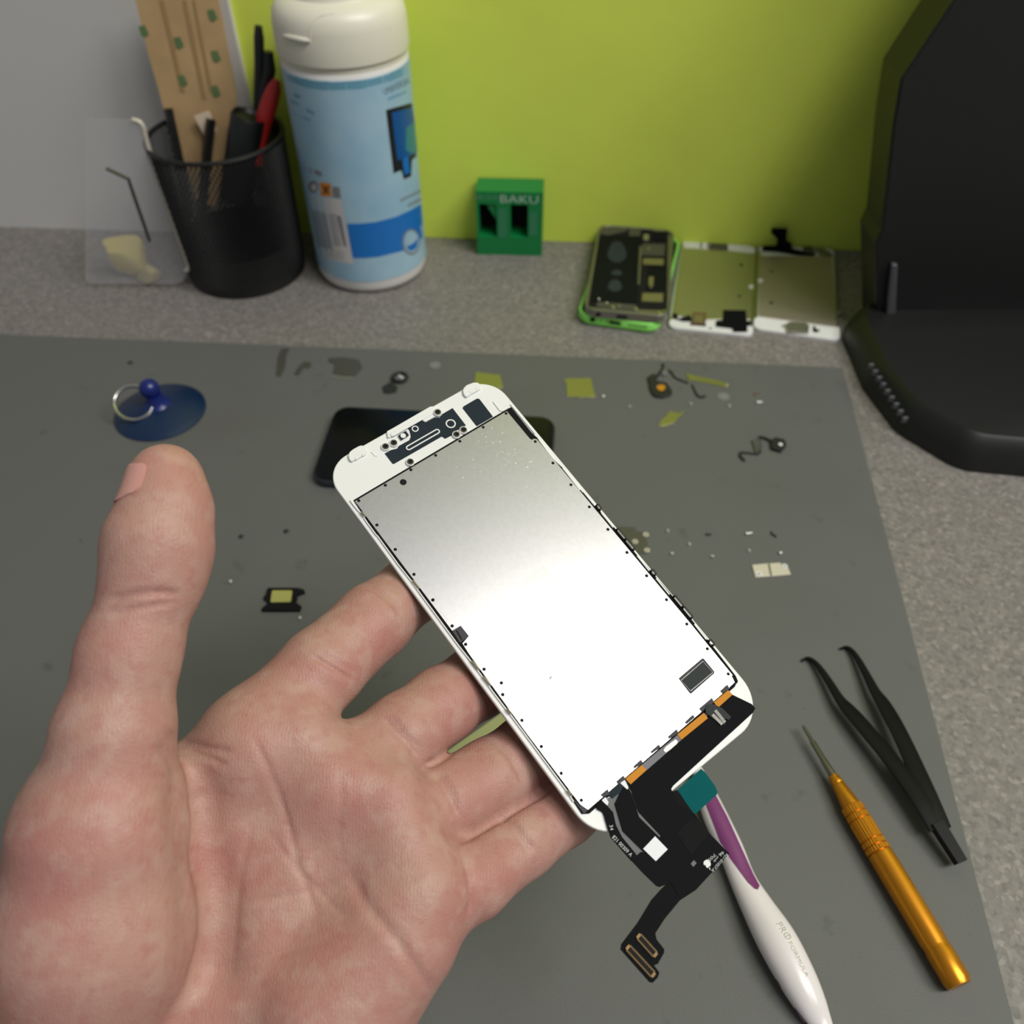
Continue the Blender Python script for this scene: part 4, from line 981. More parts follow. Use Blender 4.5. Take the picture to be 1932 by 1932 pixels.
# bristle head, under the screen
d = sp[0][:3] - sp[3][:3]; d[2] = 0; d /= np.linalg.norm(d); s_ = np.cross(d, (0, 0, 1.0)); e = sp[0][:3] - T[:3, 3]
b = MB(); b.loft([[tuple(e + d * q_ + s_ * x * wq + np.array([0, 0, y])) for x, y in ((-1, -1.6), (1, -1.6), (1, 1.6), (-1, 1.6))] for q_, wq in ((-1, 2.2), (4, 4.5), (22, 5.2), (28, 4.0))]); b.build('head', M_brush, t, bevel=0.8)
b = MB()
for i in range(7):
    for j in range(3):
        c_ = e + d * (5 + 3.2 * i) + s_ * (j - 1) * 3.0; b.tube([tuple(c_ + [0, 0, 1.5]), tuple(c_ + [0, 0, 9])], 1.2, 8)
b.build('bristles', M_bezel, t)['kind'] = 'stuff'

from mathutils.bvhtree import BVHTree
def bvh_of(o):
    bm = bmesh.new(); bm.from_mesh(o.data); bm.transform(full_matrix(o)); bv = BVHTree.FromBMesh(bm); bm.free(); return bv
def full_matrix(o):
    return full_matrix(o.parent) @ o.matrix_basis if o.parent else o.matrix_basis.copy()
def drape(bv, px, py, off=0.05):
    d = Vector(ray(px, py)); d.normalize()
    loc, nrm, _, _ = bv.ray_cast(Vector(CAMP / 1000), d)
    if loc is None: return None
    if nrm.dot(d) > 0: nrm = -nrm
    return np.array(loc) * 1000 + np.array(nrm) * off
def print_on(parent, T, bv, name, pts, mat, conv=None, off=0.06, cuts=5, r=0):
    "a printed or inlaid patch that follows the surface of its thing"
    q_ = [conv(*p) if conv else p for p in pts]
    if r: q_ = round_poly(q_, r, 4)
    bm = bmesh.new(); vs = [bm.verts.new((x, -y, 0)) for x, y in q_]; bm.faces.new(vs)
    bmesh.ops.triangulate(bm, faces=bm.faces)
    bmesh.ops.subdivide_edges(bm, edges=bm.edges[:], cuts=cuts, use_grid_fill=True)
    bmesh.ops.triangulate(bm, faces=bm.faces)
    Ti = np.linalg.inv(T); bad = []
    bm.verts.index_update(); mb = MB(); coords = []
    for v in bm.verts:
        w = drape(bv, v.co.x, -v.co.y, off)
        coords.append(None if w is None else tuple((Ti @ np.append(w, 1))[:3]))
    fs = [tuple(v.index for v in f.verts) for f in bm.faces]; bm.free()
    fs = [f for f in fs if all(coords[i] is not None for i in f)]
    if not fs: return None
    mb.v = [c if c is not None else (0, 0, 0) for c in coords]
    used = sorted({i for f in fs for i in f}); mp = {i: k for k, i in enumerate(used)}
    mb.v = [mb.v[i] for i in used]; mb.f = [tuple(mp[i] for i in f) for f in fs]
    return mb.build(name, mat, parent)
def text_on(parent, T, bv, s, p0, p1, hgt, mat, off=0.06, name='lettering', shear=0.0, spacing=1.0, curve=0.0):
    "a line of text from pixel p0 to p1, laid onto the surface"
    mb = MB(); text_mesh(s, 10, mb, lambda x, y: (x, y, 0), shear=shear, spacing=spacing)
    xs = [v[0] for v in mb.v]; ys = [v[1] for v in mb.v]; x0, x1 = min(xs), max(xs); y0, y1 = min(ys), max(ys)
    p0, p1 = np.array(p0, float), np.array(p1, float); d = (p1 - p0); n = np.array([d[1], -d[0]]) / np.linalg.norm(d)
    Ti = np.linalg.inv(T); out = []
    for v in mb.v:
        f = (v[0] - x0) / (x1 - x0)
        q_ = p0 + d * f + n * ((v[1] - y0) / (y1 - y0) * hgt - curve * 4 * f * (1 - f)); w = drape(bv, q_[0], q_[1], off)
        out.append(None if w is None else tuple((Ti @ np.append(w, 1))[:3]))
    fs = [f for f in mb.f if all(out[i] is not None for i in f)]
    used = sorted({i for f in fs for i in f}); mp = {i: k for k, i in enumerate(used)}
    mb.v = [out[i] for i in used]; mb.f = [tuple(mp[i] for i in f) for f in fs]
    return mb.build(name, mat, parent, smooth=0)
bv = bvh_of(brush)
print_on(t, T, bv, 'rubber_grip', [(300, 760), (334, 795), (370, 862), (426, 968), (490, 1108), (547, 1235), (576, 1288), (567, 1306), (552, 1302), (520, 1272), (440, 1162), (392, 1082), (330, 922), (300, 840)], M_purple, z8, 0.12, 15)
print_on(t, T, bv, 'rubber_underside', [(640, 1706), (660, 1730), (700, 1806), (760, 1880), (800, 1928), (795, 1950), (740, 1890), (690, 1810)], M_purple, z8, 0.1, 4)
M_grey_print = material('grey_green_print', (150, 150, 132), 0.5)
text_on(t, T, bv, 'PRO', (1463.5, 1743), (1485, 1775), 11, M_grey_print, shear=0.2)
print_on(t, T, bv, 'letter_bar', [(1481.5, 1766.2), (1490.5, 1763.6), (1490.9, 1764.8), (1482, 1767.5)], M_grey_print, None, 0.07, 2)
text_on(t, T, bv, 'FORMULA', (1487.2, 1779), (1520.5, 1844), 7, M_grey_print)

# ================================================================== things at the back of the desk
M_lime = material('lime_green_plastic', (160, 252, 118), 0.35)
M_frame_metal = material('bare_phone_frame', (150, 148, 138), 0.35, 0.85)
M_battery = material('black_battery_wrap', (18, 21, 20), 0.6, spec=0.08)
M_blotch = material('grey_glue_mark', (50, 58, 58), 0.7, spec=0.08)
M_board = material('board_shield', (150, 146, 104), 0.4, 0.7)
M_panel_metal = material('panel_back_metal', (196, 194, 178), 0.25, 0.92)
M_panel_metal2 = material('panel_back_metal_dull', (190, 182, 168), 0.5, 0.85)
kz = zoomed(1060, 400, 7.43); kd = zoomed(1250, 420, 5.52)

# --- lime green shell
o0 = P(1087, 612, DESKZ); e1 = P(1242, 634, DESKZ)
T = frame(o0, e1 - o0, (0, 0, 1)); T = frame(o0 + np.array([0.0, 0, 0]), e1 - o0, np.cross((0, 0, 1), e1 - o0))
t = thing('phone_shell', 'bright lime green plastic phone back shell under the silver phone chassis', 'phone shell', T)
outer = rect(29.5, 62, 59, 124, 10, 10); inner = rect(29.5, 62, 55.4, 120.4, 8.4, 10)
b = MB(); b.loft([[(x, y, z) for x, y in rect(29.5, 62, 59 - 2 * i, 124 - 2 * i, 10, 10)] for z, i in ((0, 2.6), (1, 1.0), (2.6, 0.2), (4, 0))]); b.build('back', M_lime, t)
b = MB(); b.ring(outer, inner, 3.9, 8.6); b.build('rim', M_lime, t, bevel=0.5)
b = MB(); b.prism(rect(29.5, 62, 55, 120, 8), 3.9, 4.2); b.build('inner_lining', M_black, t)
Tf = frame((0, -0.02, 5.6), (1, 0, 0), (0, 0, 1))          # front edge of the shell
b = MB(); b.prism(circle(11.5, 0.3, 2.0, 20), 0, 0.12, Tf); b.build('jack_hole', M_hole, t)
b = MB(); b.prism(rect(27.5, 0.2, 9, 2.6, 1.2), 0, 0.12, Tf); b.build('port_slot', M_hole, t)
for k in range(5):
    b = MB(); b.prism(circle(38 + 2.7 * k, 0.2, 0.75, 12), 0, 0.12, Tf); b.build('speaker_hole', M_hole, t)
b = MB(); b.prism(circle(17.5, 0.2, 0.6, 12), 0, 0.12, Tf); b.prism(circle(21.5, 0.2, 0.8, 12), 0, 0.12, Tf); b.build('screw_hole', M_hole, t)

# --- opened phone chassis lying on the shell
zt = 13.5
o0 = P(1101, 583, zt); e1 = P(1262, 597, zt); e2 = P(1124, 419, zt)
ex = e1 - o0; ey = e2 - o0; wid = np.linalg.norm(ex); ey = ey - ex / wid * (ey @ ex / wid); hei = np.linalg.norm(ey) - 3.0
T = frame(o0, ex, ey)
t = thing('phone_chassis', 'opened silver phone body showing its black battery, lying on the lime green shell', 'phone', T)
zb = -(zt - DESKZ - 8.6)
b = MB(); b.loft([[(x, y, z) for x, y in rect(wid / 2, hei / 2, wid - 2 * i, hei - 2 * i, 9, 8)] for z, i in ((zb, 1.2), (zb + 1, 0.2), (-1.2, 0))]); b.build('housing', M_frame_metal, t)
b = MB(); b.ring(rect(wid / 2, hei / 2, wid, hei, 9, 8), rect(wid / 2, hei / 2, wid - 3.2, hei - 3.2, 7.5, 8), -1.3, 0); b.build('rim', M_frame_metal, t, bevel=0.3)
def cp(name, pts, z0, z1, mat, r=0.3, parent=None):
    loc = [on(T, *kz(*p), z1) for p in pts]; loc = [(min(max(x, 1.7), wid - 1.7), min(max(y, 1.7), hei - 1.7)) for x, y in loc]
    b = MB(); b.prism(round_poly(loc, r, 3) if r else loc, z0, z1); return b.build(name, mat, parent or t, bevel=0.08)
cp('well', [(470, 160), (1500, 200), (1480, 1380), (360, 1330)], -1.25, -1.0, M_hole, 2)
bat = cp('battery', [(500, 335), (1130, 350), (1085, 950), (1062, 1290), (415, 1250)], -1.1, -0.25, M_battery, 0.6)
for (x, y, rx, ry) in ((775, 560, 130, 150), (770, 850, 75, 40), (745, 1030, 95, 85)):
    cp('glue_mark', [(x + rx * math.cos(a) * (1 + 0.12 * math.sin(3 * a)), y + ry * math.sin(a)) for a in np.linspace(0, 2 * math.pi, 20, endpoint=False)], -0.26, -0.2, M_blotch, 0, bat)
for nm, pts, m_, h in (('top_module', [(560, 170), (930, 165), (920, 260), (650, 320), (500, 300)], M_dkshield, -0.2), ('earpiece_module', [(950, 195), (1110, 200), (1100, 330), (940, 330)], M_dkshield, -0.3), ('camera_cover', [(1290, 195), (1450, 195), (1450, 262), (1285, 262)], M_board, 0.0), ('camera_block', [(1285, 270), (1450, 275), (1445, 390), (1280, 385)], M_black, -0.1),
                       ('coil', [(1150, 310), (1220, 315), (1215, 390), (1145, 385)], M_shield, -0.2), ('board_shield', [(1130, 440), (1450, 450), (1440, 610), (1115, 600)], M_dkshield, -0.4), ('shield_clip', [(1140, 648), (1430, 655), (1425, 735), (1140, 728)], M_board, -0.1), ('logic_board', [(1210, 745), (1480, 755), (1470, 1090), (1180, 1080)], M_battery, -0.5),
                       ('connector_cover', [(1222, 905), (1290, 905), (1280, 1030), (1215, 1025)], M_board, -0.1), ('tray_cover', [(1130, 1135), (1420, 1140), (1415, 1252), (1120, 1245)], M_board, 0.0), ('side_rail', [(1090, 480), (1120, 480), (1090, 1010), (1065, 1010)], M_frame_metal, 0.0), ('dock_module', [(500, 1255), (1050, 1300), (1040, 1370), (480, 1320)], M_dkshield, -0.4)):
    cp(nm, pts, -1.1, h, m_)
for x, y, r in ((1220, 510, 1.2), (1250, 1050, 0.9), (720, 1325, 1.3), (805, 1310, 0.9), (1040, 1350, 1.4), (1375, 1400, 2.0), (1440, 1380, 1.0), (630, 1265, 0.8), (520, 1215, 0.7), (330, 1235, 0.9)):
    u, v = on(T, *kz(x, y), 0.1); u = min(max(u, 1), wid - 1); v = min(max(v, 1), hei - 1)
    b = MB(); b.lathe([(r, -0.9), (r, 0.0), (r * 0.6, 0.25), (0.01, 0.25)], 16, frame((u, v, 0))); b.build('screw_post', M_steel, t)
Tf = frame((0, -0.02, -4.2), (1, 0, 0), (0, 0, 1))
b = MB(); b.prism(circle(10.5, 0.6, 1.9, 18), 0, 0.12, Tf); b.build('jack_hole', M_hole, t)
b = MB(); b.prism(rect(27, 0.6, 8, 2.4, 1.1), 0, 0.12, Tf); b.build('port_slot', M_hole, t)
for x in (11, 22):
    b = MB(); b.prism(circle(x, -1.4, 0.7, 12), 0, 0.25, Tf); b.build('edge_screw', M_steel, t)

# --- two white screen assemblies lying face down
def face_down(name, label, q_, metal, T=None):
    BL, BR, TR, TL = [P(*p, 1.0) for p in q_]
    ex = BR - BL + TR - TL; ey = TL - BL + TR - BR
    T = frame((BL + BR) / 2, ex, ey); T[2, 3] = DESKZ
    t = thing(name, label, 'phone screen', T)
    loc = [on(T, *p, 3.0) for p in q_]
    b = MB(); b.prism(round_poly(loc, [5.5, 5.5, 5.5, 5.5], 8), 0, 1.1); b.build('front_glass', M_glass_white, t, bevel=0.3)
    b = MB(); b.prism(round_poly(loc, [5.5, 5.5, 5.5, 5.5], 8), 1.1, 2.6); b.build('bezel_frame', M_bezel, t, bevel=0.4)
    return t, T
def dp(t, T, name, pts, z0, z1, mat, r=0.3, bevel=0.1):
    loc = [on(T, *kd(*p), z1) for p in pts]
    b = MB(); b.prism(round_poly(loc, r, 3) if r else loc, z0, z1); return b.build(name, mat, t, bevel=bevel)
t, T = face_down('phone_screen', 'white phone screen face down with yellow-green reflecting back, between silver chassis and the other screen', [(1261, 616), (1421, 632), (1426, 463), (1286, 454)], M_panel_metal)
dp(t, T, 'side_trim', [(205, 190), (165, 480), (95, 960), (72, 1010), (110, 1010), (150, 900), (185, 560), (225, 240)], 2.5, 3.2, M_steel)
dp(t, T, 'side_trim', [(940, 320), (970, 300), (948, 1080), (915, 1070)], 2.5, 3.2, M_steel)
pm = dp(t, T, 'metal_back', [(218, 262), (700, 290), (942, 322), (922, 1005), (460, 1010), (128, 962)], 2.5, 3.3, M_panel_metal)
dp(t, T, 'earpiece_bracket', [(495, 210), (680, 222), (682, 292), (485, 282)], 2.5, 3.5, M_dkshield)
for x in (395, 470): dp(t, T, 'bezel_notch', [(x, 200), (x + 16, 202), (x + 12, 268), (x - 4, 266)], 2.55, 2.8, M_dkshield, 0)
for x, y, r in ((820, 440, 1.5), (800, 765, 1.3)):
    u, v = on(T, *kd(x, y), 3.3); b = MB(); b.prism(circle(u, v, r, 16), 3.25, 3.34); b.build('plate_hole', M_hole, pm)
dp(t, T, 'corner_block', [(105, 935), (160, 955), (160, 1000), (285, 960), (310, 1020), (215, 1020), (110, 990)], 2.5, 3.6, M_black)
bb = dp(t, T, 'button_bracket', [(318, 930), (462, 936), (448, 1052), (300, 1045)], 2.5, 4.0, M_gold)
dp(t, T, 'button_pad', [(338, 960), (425, 964), (418, 1030), (325, 1024)], 3.9, 4.2, M_board)
dp(t, T, 'button_shadow_strip', [(290, 1045), (455, 1058), (452, 1078), (285, 1066)], 2.55, 2.9, M_hole, 0)  # dark strip painted in as the shade below the bracket
dp(t, T, 'display_flex', [(630, 908), (870, 912), (880, 1030), (886, 1130), (740, 1132), (732, 1095), (558, 1075), (560, 1018), (628, 1015)], 3.2, 3.7, M_flex)
dp(t, T, 'corner_block', [(880, 1020), (925, 1020), (920, 1065), (880, 1065)], 2.5, 3.6, M_black)
dp(t, T, 'clip', [(900, 650), (945, 645), (945, 680), (905, 682)], 3.0, 3.8, M_bezel)
dp(t, T, 'bezel_hole', [(480, 1092), (515, 1094), (512, 1108), (480, 1106)], 2.55, 2.75, M_dkshield, 0)
t, T = face_down('phone_screen', 'white phone screen face down with grey-brown metal back, rightmost in the row against the wall', [(1422, 618), (1586, 641), (1574, 468), (1432, 463)], M_panel_metal2)
dp(t, T, 'side_trim', [(990, 290), (1030, 290), (1005, 700), (990, 980), (955, 1000)], 2.5, 3.3, M_steel)
dp(t, T, 'side_trim', [(1780, 330), (1800, 335), (1845, 1090), (1815, 1080)], 2.5, 3.2, M_frame_metal)
pm = dp(t, T, 'metal_back', [(1028, 345), (1765, 352), (1816, 1085), (1000, 972)], 2.5, 3.3, M_panel_metal2)
dp(t, T, 'top_tape', [(1040, 240), (1180, 235), (1360, 270), (1500, 300), (1600, 345), (1400, 335), (1200, 300), (1040, 290)], 3.2, 3.6, M_flex)
dp(t, T, 'earpiece_bracket', [(1460, 245), (1560, 250), (1600, 320), (1500, 310)], 2.5, 3.9, M_dkshield)
dp(t, T, 'corner_plate', [(1580, 260), (1680, 265), (1770, 320), (1765, 348), (1640, 335)], 2.5, 3.6, M_frame_metal)
dp(t, T, 'top_clip', [(1360, 255), (1440, 258), (1445, 290), (1370, 285)], 2.5, 3.2, M_bezel)
for x, y, r in ((1138, 508, 1.3), (1134, 835, 1.5)):
    u, v = on(T, *kd(x, y), 3.3); b = MB(); b.prism(circle(u, v, r, 16), 3.25, 3.34); b.build('plate_hole', M_hole, pm)
dp(t, T, 'button_bracket', [(1240, 1065), (1290, 1055), (1320, 1030), (1490, 1040), (1530, 1070), (1522, 1150), (1300, 1130), (1285, 1085)], 2.5, 4.2, M_shield)
dp(t, T, 'microphone_flex', [(1570, 1075), (1590, 1075), (1600, 1105), (1645, 1120), (1600, 1140), (1568, 1128)], 2.5, 3.2, M_black)
dp(t, T, 'clip', [(995, 585), (1040, 585), (1045, 618), (1000, 620)], 3.0, 3.8, M_bezel)
for x, y in ((1838, 935), (1850, 1022)):
    u, v = on(T, *kd(x, y), 3.0); b = MB(); b.torus((u, v, 3.2), 0.9, 0.35, 14, 6); b.build('edge_clip', M_steel, t)
# its flex cable stands up against the wall
def on_wall(px, py, off): return on(TW, px, py, off)
lw = [tuple((np.linalg.inv(T) @ np.append((TW @ np.array([*on_wall(*kd(*p), 6.0), 6.0, 1]))[:3], 1))[:3]) for p in ((1138, 52), (1300, 62), (1290, 185), (1345, 215), (1355, 285), (1180, 280), (1195, 170), (1130, 110))]
lw2 = [tuple((np.linalg.inv(T) @ np.append((TW @ np.array([*on_wall(*kd(*p), 5.4), 5.4, 1]))[:3], 1))[:3]) for p in ((1138, 52), (1300, 62), (1290, 185), (1345, 215), (1355, 285), (1180, 280), (1195, 170), (1130, 110))]
n = len(lw); b = MB(); b.add(lw + lw2, [tuple(range(n)), tuple(range(2 * n - 1, n - 1, -1))] + [(i, (i + 1) % n, n + (i + 1) % n, n + i) for i in range(n)]); b.build('upright_flex', M_flex, t)

# --- green tool magnetiser
kb = zoomed(870, 310, 10.733)
M_green = material('green_plastic', (10, 124, 62), 0.4, bump=(900, 0.12, 0.0003))
M_dim_print = material('faded_print', (110, 150, 125), 0.6)
a = P(901, 480, DESKZ); e = P(1022, 483, DESKZ); w = np.linalg.norm(e - a)
T = frame(a, e - a, np.cross((0, 0, 1), e - a)); dpt = 22.5; hb = 52.0
t = thing('magnetiser', 'green plastic block with two square holes and pale lettering, standing against the lime wall', 'tool magnetizer', T)
Tf = frame((0, 0, 0), (1, 0, 0), (0, 0, 1))                          # front face frame: x, height, towards the viewer
def bx(px, py): 
    Tw = T @ Tf; return on(Tw, *kb(px, py), 0.0)
holes = [[bx(355, 800), bx(720, 850), bx(722, 1470), bx(385, 1400)], [bx(1000, 880), bx(1345, 890), bx(1350, 1490), bx(1010, 1420)]]
def axis_rect(h): xs = [p[0] for p in h]; ys = [p[1] for p in h]; return min(xs), max(xs), min(ys), max(ys)
R_ = [axis_rect(h) for h in holes]
# body built as bars round the two wells
b = MB()
x_ = [0, R_[0][0], R_[0][1], R_[1][0], R_[1][1], w]; y0_, y1_ = min(R_[0][2], R_[1][2]), max(R_[0][3], R_[1][3])
b.box(((w) / 2, dpt / 2, y0_ / 2), (w, dpt, y0_)); b.box((w / 2, dpt / 2, (y1_ + hb) / 2), (w, dpt, hb - y1_))
for i in (0, 2, 4): b.box(((x_[i] + x_[i + 1]) / 2, dpt / 2, (y0_ + y1_) / 2), (x_[i + 1] - x_[i], dpt, y1_ - y0_ + 0.02))
b.box((w / 2, dpt - 1, hb / 2), (w - 0.2, 1.9, hb - 0.2))
b.build('body', M_green, t)
b = MB(); b.prism([(R_[0][0], y1_), (R_[0][1], y1_), (R_[0][1], y0_ + 13), (R_[0][0] + 5, y1_)], -9.0, -1.5, Tf); b.build('stepped_ramp', M_green, t)
for r_ in R_:
    b = MB(); b.box(((r_[0] + r_[1]) / 2, dpt - 3.4, (y0_ + y1_) / 2), (r_[1] - r_[0] - 0.3, 2.6, y1_ - y0_ - 0.3)); b.build('magnet_well', M_hole, t)
def face_text(s, p0, p1, h, mat):
    a_, e_ = np.array(bx(*p0)), np.array(bx(*p1)); d = e_ - a_; L = np.linalg.norm(d); d /= L; n_ = np.array([-d[1], d[0]])
    mb = MB(); text_mesh(s, 10, mb, lambda x, y: (x, y, 0)); xs = [v[0] for v in mb.v]; ys = [v[1] for v in mb.v]
    mb.v = [tuple(Tf[:3, :3] @ np.append(a_ + d * (v[0] - min(xs)) / (max(xs) - min(xs)) * L + n_ * (v[1] - min(ys)) / (max(ys) - min(ys)) * h, 0.12)) for v in mb.v]
    mb.build('lettering', mat, t, smooth=0)
face_text('BAKU', (800, 775), (1555, 795), 6.0, material('white_lettering', (190, 205, 195), 0.6))
face_text('BK-210', (295, 705), (735, 718), 3.4, M_dim_print)
for x0, x1, yt, yb_ in ((750, 920, 900, 1480), (1390, 1535, 970, 1440)):
    for k in range(4):
        xx = x0 + (x1 - x0) * (k + 0.5) / 4; p_, q2 = bx(xx, yt), bx(xx, yb_)
        b = MB(); b.prism([(p_[0] - 0.5, p_[1]), (p_[0] + 0.5, p_[1]), (q2[0] + 0.5, q2[1]), (q2[0] - 0.5, q2[1])], 0.05, 0.12, Tf); b.build('faded_column', material('faded_green', (62, 130, 98), 0.6) if k == 0 and x0 == 750 else bpy.data.materials['faded_green'], t)

# --- wipes canister
M_cream = material('cream_plastic', (226, 222, 204), 0.38)
M_label = material('pale_blue_label', (146, 184, 206), 0.4, noise=(26, 0.0, 4), second=(162, 194, 210))
M_labelb = material('mid_blue_print', (24, 112, 190), 0.4)
M_labelt = material('teal_print', (104, 156, 178), 0.4)
M_lab_grey = material('grey_print', (122, 122, 124), 0.5); M_lab_dark = material('black_print', (24, 28, 30), 0.45); M_lab_white = material('white_print_panel', (200, 196, 194), 0.5)
M_lab_orange = material('orange_print', (206, 132, 40), 0.5); M_lab_scr = material('blue_screen_print', (16, 84, 150), 0.4); M_lab_scr2 = material('green_blue_print', (50, 130, 136), 0.4)
T = frame((-107.0, 594.5, DESKZ)); Rc = 41.5
t = thing('wipes_canister', 'tall wipes canister with pale blue label and cream lid, beside the mesh pen cup', 'canister', T)
b = MB(); b.lathe([(34, 0), (37.5, 0.6), (40, 2.6), (Rc - 0.2, 6), (Rc - 0.2, 153), (Rc - 1.2, 154.5)], 96); b.build('body', material('white_plastic_body', (226, 224, 220), 0.35), t)
b = MB(); b.lathe([(Rc, 11), (Rc + 0.15, 11.2), (Rc + 0.15, 150.8), (Rc, 151)], 96, caps=False); lab = b.build('label', M_label, t)
b = MB(); b.lathe([(Rc - 0.8, 153.5), (Rc - 0.4, 158), (Rc + 0.9, 158.3), (Rc + 1.1, 160), (Rc + 0.7, 176), (Rc - 0.6, 182), (Rc - 4, 187), (Rc - 9, 189.6), (30, 190.2), (29.5, 191), (29, 195), (27, 197), (0.01, 197.2)], 96, caps=False); lid = b.build('lid', M_cream, t)
bvl = bvh_of(lid); kw = zoomed(240, 0, 3.22)
mb = MB(); mb.tube([tuple((np.linalg.inv(T) @ np.append(drape(bvl, *kw(*p), 0.3), 1))[:3]) for p in ((952, 214), (985, 224), (1040, 236), (1090, 246), (1112, 248))], [0.6, 1.5, 1.6, 1.5, 0.6], 8); mb.build('lid_tab', M_cream, t)
# seam of the flip flap
mb = MB(); pth = []
for p in ((1108, 236), (1112, 190), (1122, 150), (1145, 115), (1180, 95), (1260, 82)):
    w_ = drape(bvl, *kw(*p), 0.05)
    if w_ is not None: pth.append(tuple((np.linalg.inv(T) @ np.append(w_, 1))[:3]))
mb.tube(pth, 0.35, 6); mb.build('flap_edge', M_cream, t)
bv = bvh_of(lab); kc = zoomed(520, 100, 4.39)
def lp(name, pts, mat, off=0.06, cuts=5, r=0): return print_on(t, T, bv, name, pts, mat, kc, off, cuts, r)
lp('printed_band', [(45, 160), (180, 205), (420, 235), (700, 210), (950, 150), (1105, 80), (1115, 165), (950, 235), (700, 300), (420, 310), (250, 285), (60, 215)], M_labelt, 0.05)
lp('printed_band', [(590, 1415), (710, 1412), (830, 1400), (1000, 1355), (1120, 1300), (1232, 1235), (1250, 1500), (1150, 1590), (1050, 1640), (850, 1690), (740, 1700), (632, 1700)], M_labelb, 0.06, 12)
lp('barcode_panel', [(252, 1180), (545, 1215), (600, 1500), (648, 1752), (560, 1735), (360, 1690), (300, 1450)], M_lab_white, 0.08)
for k in range(7):
    x = 300 + k * 18; lp('barcode_bar', [(x, 1300 + k * 4), (x + 8, 1301 + k * 4), (x + 64, 1600 + k * 5), (x + 54, 1598 + k * 5)], M_lab_grey, 0.11, 3)
lp('barcode_bar', [(505, 1345), (540, 1352), (590, 1605), (565, 1600)], M_lab_grey, 0.11)
for k in range(5):
    x = 440 + k * 12; lp('text_line', [(x, 1330), (x + 4, 1331), (x + 55, 1600), (x + 50, 1599)], M_lab_grey, 0.11, 3)
for k in range(3):
    lp('text_line', [(380, 1615 + 25 * k), (560, 1650 + 25 * k), (562, 1657 + 25 * k), (382, 1622 + 25 * k)], M_lab_grey, 0.11, 3)
lp('hazard_square', [(365, 1068), (458, 1080), (466, 1192), (374, 1184)], M_lab_orange, 0.08)
for pts in ([(385, 1100), (400, 1095), (445, 1160), (432, 1168)], [(435, 1098), (447, 1106), (404, 1168), (390, 1162)]): lp('hazard_cross', pts, M_lab_dark, 0.11, 2)
lp('grey_patch', [(470, 1105), (530, 1112), (540, 1205), (476, 1195)], M_lab_grey, 0.08)
lp('round_symbol', circle(312, 1108, 42, 20, 50), M_lab_grey, 0.08, 3); lp('round_symbol', circle(318, 1112, 22, 16, 28), M_lab_white, 0.1, 2)
lp('screen_picture', [(913, 472), (1143, 408), (1168, 600), (1192, 835), (1130, 885), (1122, 1022), (1062, 1046), (1040, 972), (976, 998), (940, 700)], M_lab_dark, 0.07, 14)
lp('screen_glass', [(962, 494), (1146, 446), (1166, 600), (1184, 812), (1120, 850), (1070, 866), (1010, 890), (985, 700)], M_lab_scr, 0.1, 14)
lp('screen_glare', [(1080, 620), (1168, 560), (1184, 800), (1130, 836), (1075, 800)], M_lab_scr2, 0.12, 10)
lp('cloth_picture', [(1048, 880), (1098, 850), (1112, 990), (1066, 1010)], M_labelb, 0.13)
text_on(t, T, bv, 'UNIVERSAL', kc(905, 345), kc(1128, 238), 12, M_lab_dark, 0.1, curve=1)
for (x0, y0, x1, y1) in ((930, 395, 1085, 330), (1035, 1232, 1205, 1150), (1095, 1275, 1215, 1215)):
    for k in range(6):
        xa, xb = x0 + (x1 - x0) * k / 6, x0 + (x1 - x0) * (k + 0.7) / 6; ya, yb_ = y0 + (y1 - y0) * k / 6, y0 + (y1 - y0) * (k + 0.7) / 6
        lp('text_line', [(xa, ya - 22), (xb, yb_ - 22), (xb + 2, yb_), (xa + 2, ya)], M_labelt if y0 < 500 else M_lab_grey, 0.1, 1)
for (x0, y0, x1, y1, h_) in ((150, 330, 205, 350, 28), (125, 385, 195, 420, 16), (255, 455, 320, 490, 26), (160, 500, 290, 550, 14), (240, 935, 380, 985, 40)):
    lp('text_line', [(x0, y0), (x1, y1), (x1, y1 + h_), (x0, y0 + h_)], M_lab_grey if y0 > 900 else M_labelt, 0.08, 2)
lp('round_logo', circle(1122, 1565, 76, 28, 108), M_lab_grey, 0.1, 3); lp('round_logo', circle(1124, 1562, 62, 26, 92), M_label, 0.13, 3); lp('round_logo', [(1085, 1600), (1130, 1580), (1178, 1545), (1170, 1610), (1130, 1640), (1100, 1635)], M_labelb, 0.16, 2)
lp('drop_mark', circle(1216, 1450, 14, 12, 30), M_label, 0.1, 1)

# --- black mesh pen cup
T = frame((-203.5, 591.0, DESKZ)); hc = 104.0
M_mesh = material('black_wire_mesh', (18, 19, 19), 0.45)
t = thing('pen_cup', 'round black wire mesh pen cup holding card strips and tools, left of the wipes canister', 'pen cup', T)
b = MB(); b.lathe([(42.5, 0), (43.5, 1), (43.6, 8), (42.6, 8.4), (42.4, 1.5), (0.01, 1.5)], 72, caps=False); b.build('base', M_mesh, t)
b = MB(); b.torus((0, 0, hc - 1.2), 46, 1.6, 72, 8); b.build('rim', M_mesh, t)
NU, NV = 84, 40
bmv, bmf = [], []
for j in range(NV + 1):
    z = 7 + (hc - 8.5) * j / NV; r = 43.4 + 2.6 * j / NV
    for i in range(NU):
        a = 2 * math.pi * (i + 0.5 * (j % 2)) / NU; bmv.append((r * math.cos(a), r * math.sin(a), z))
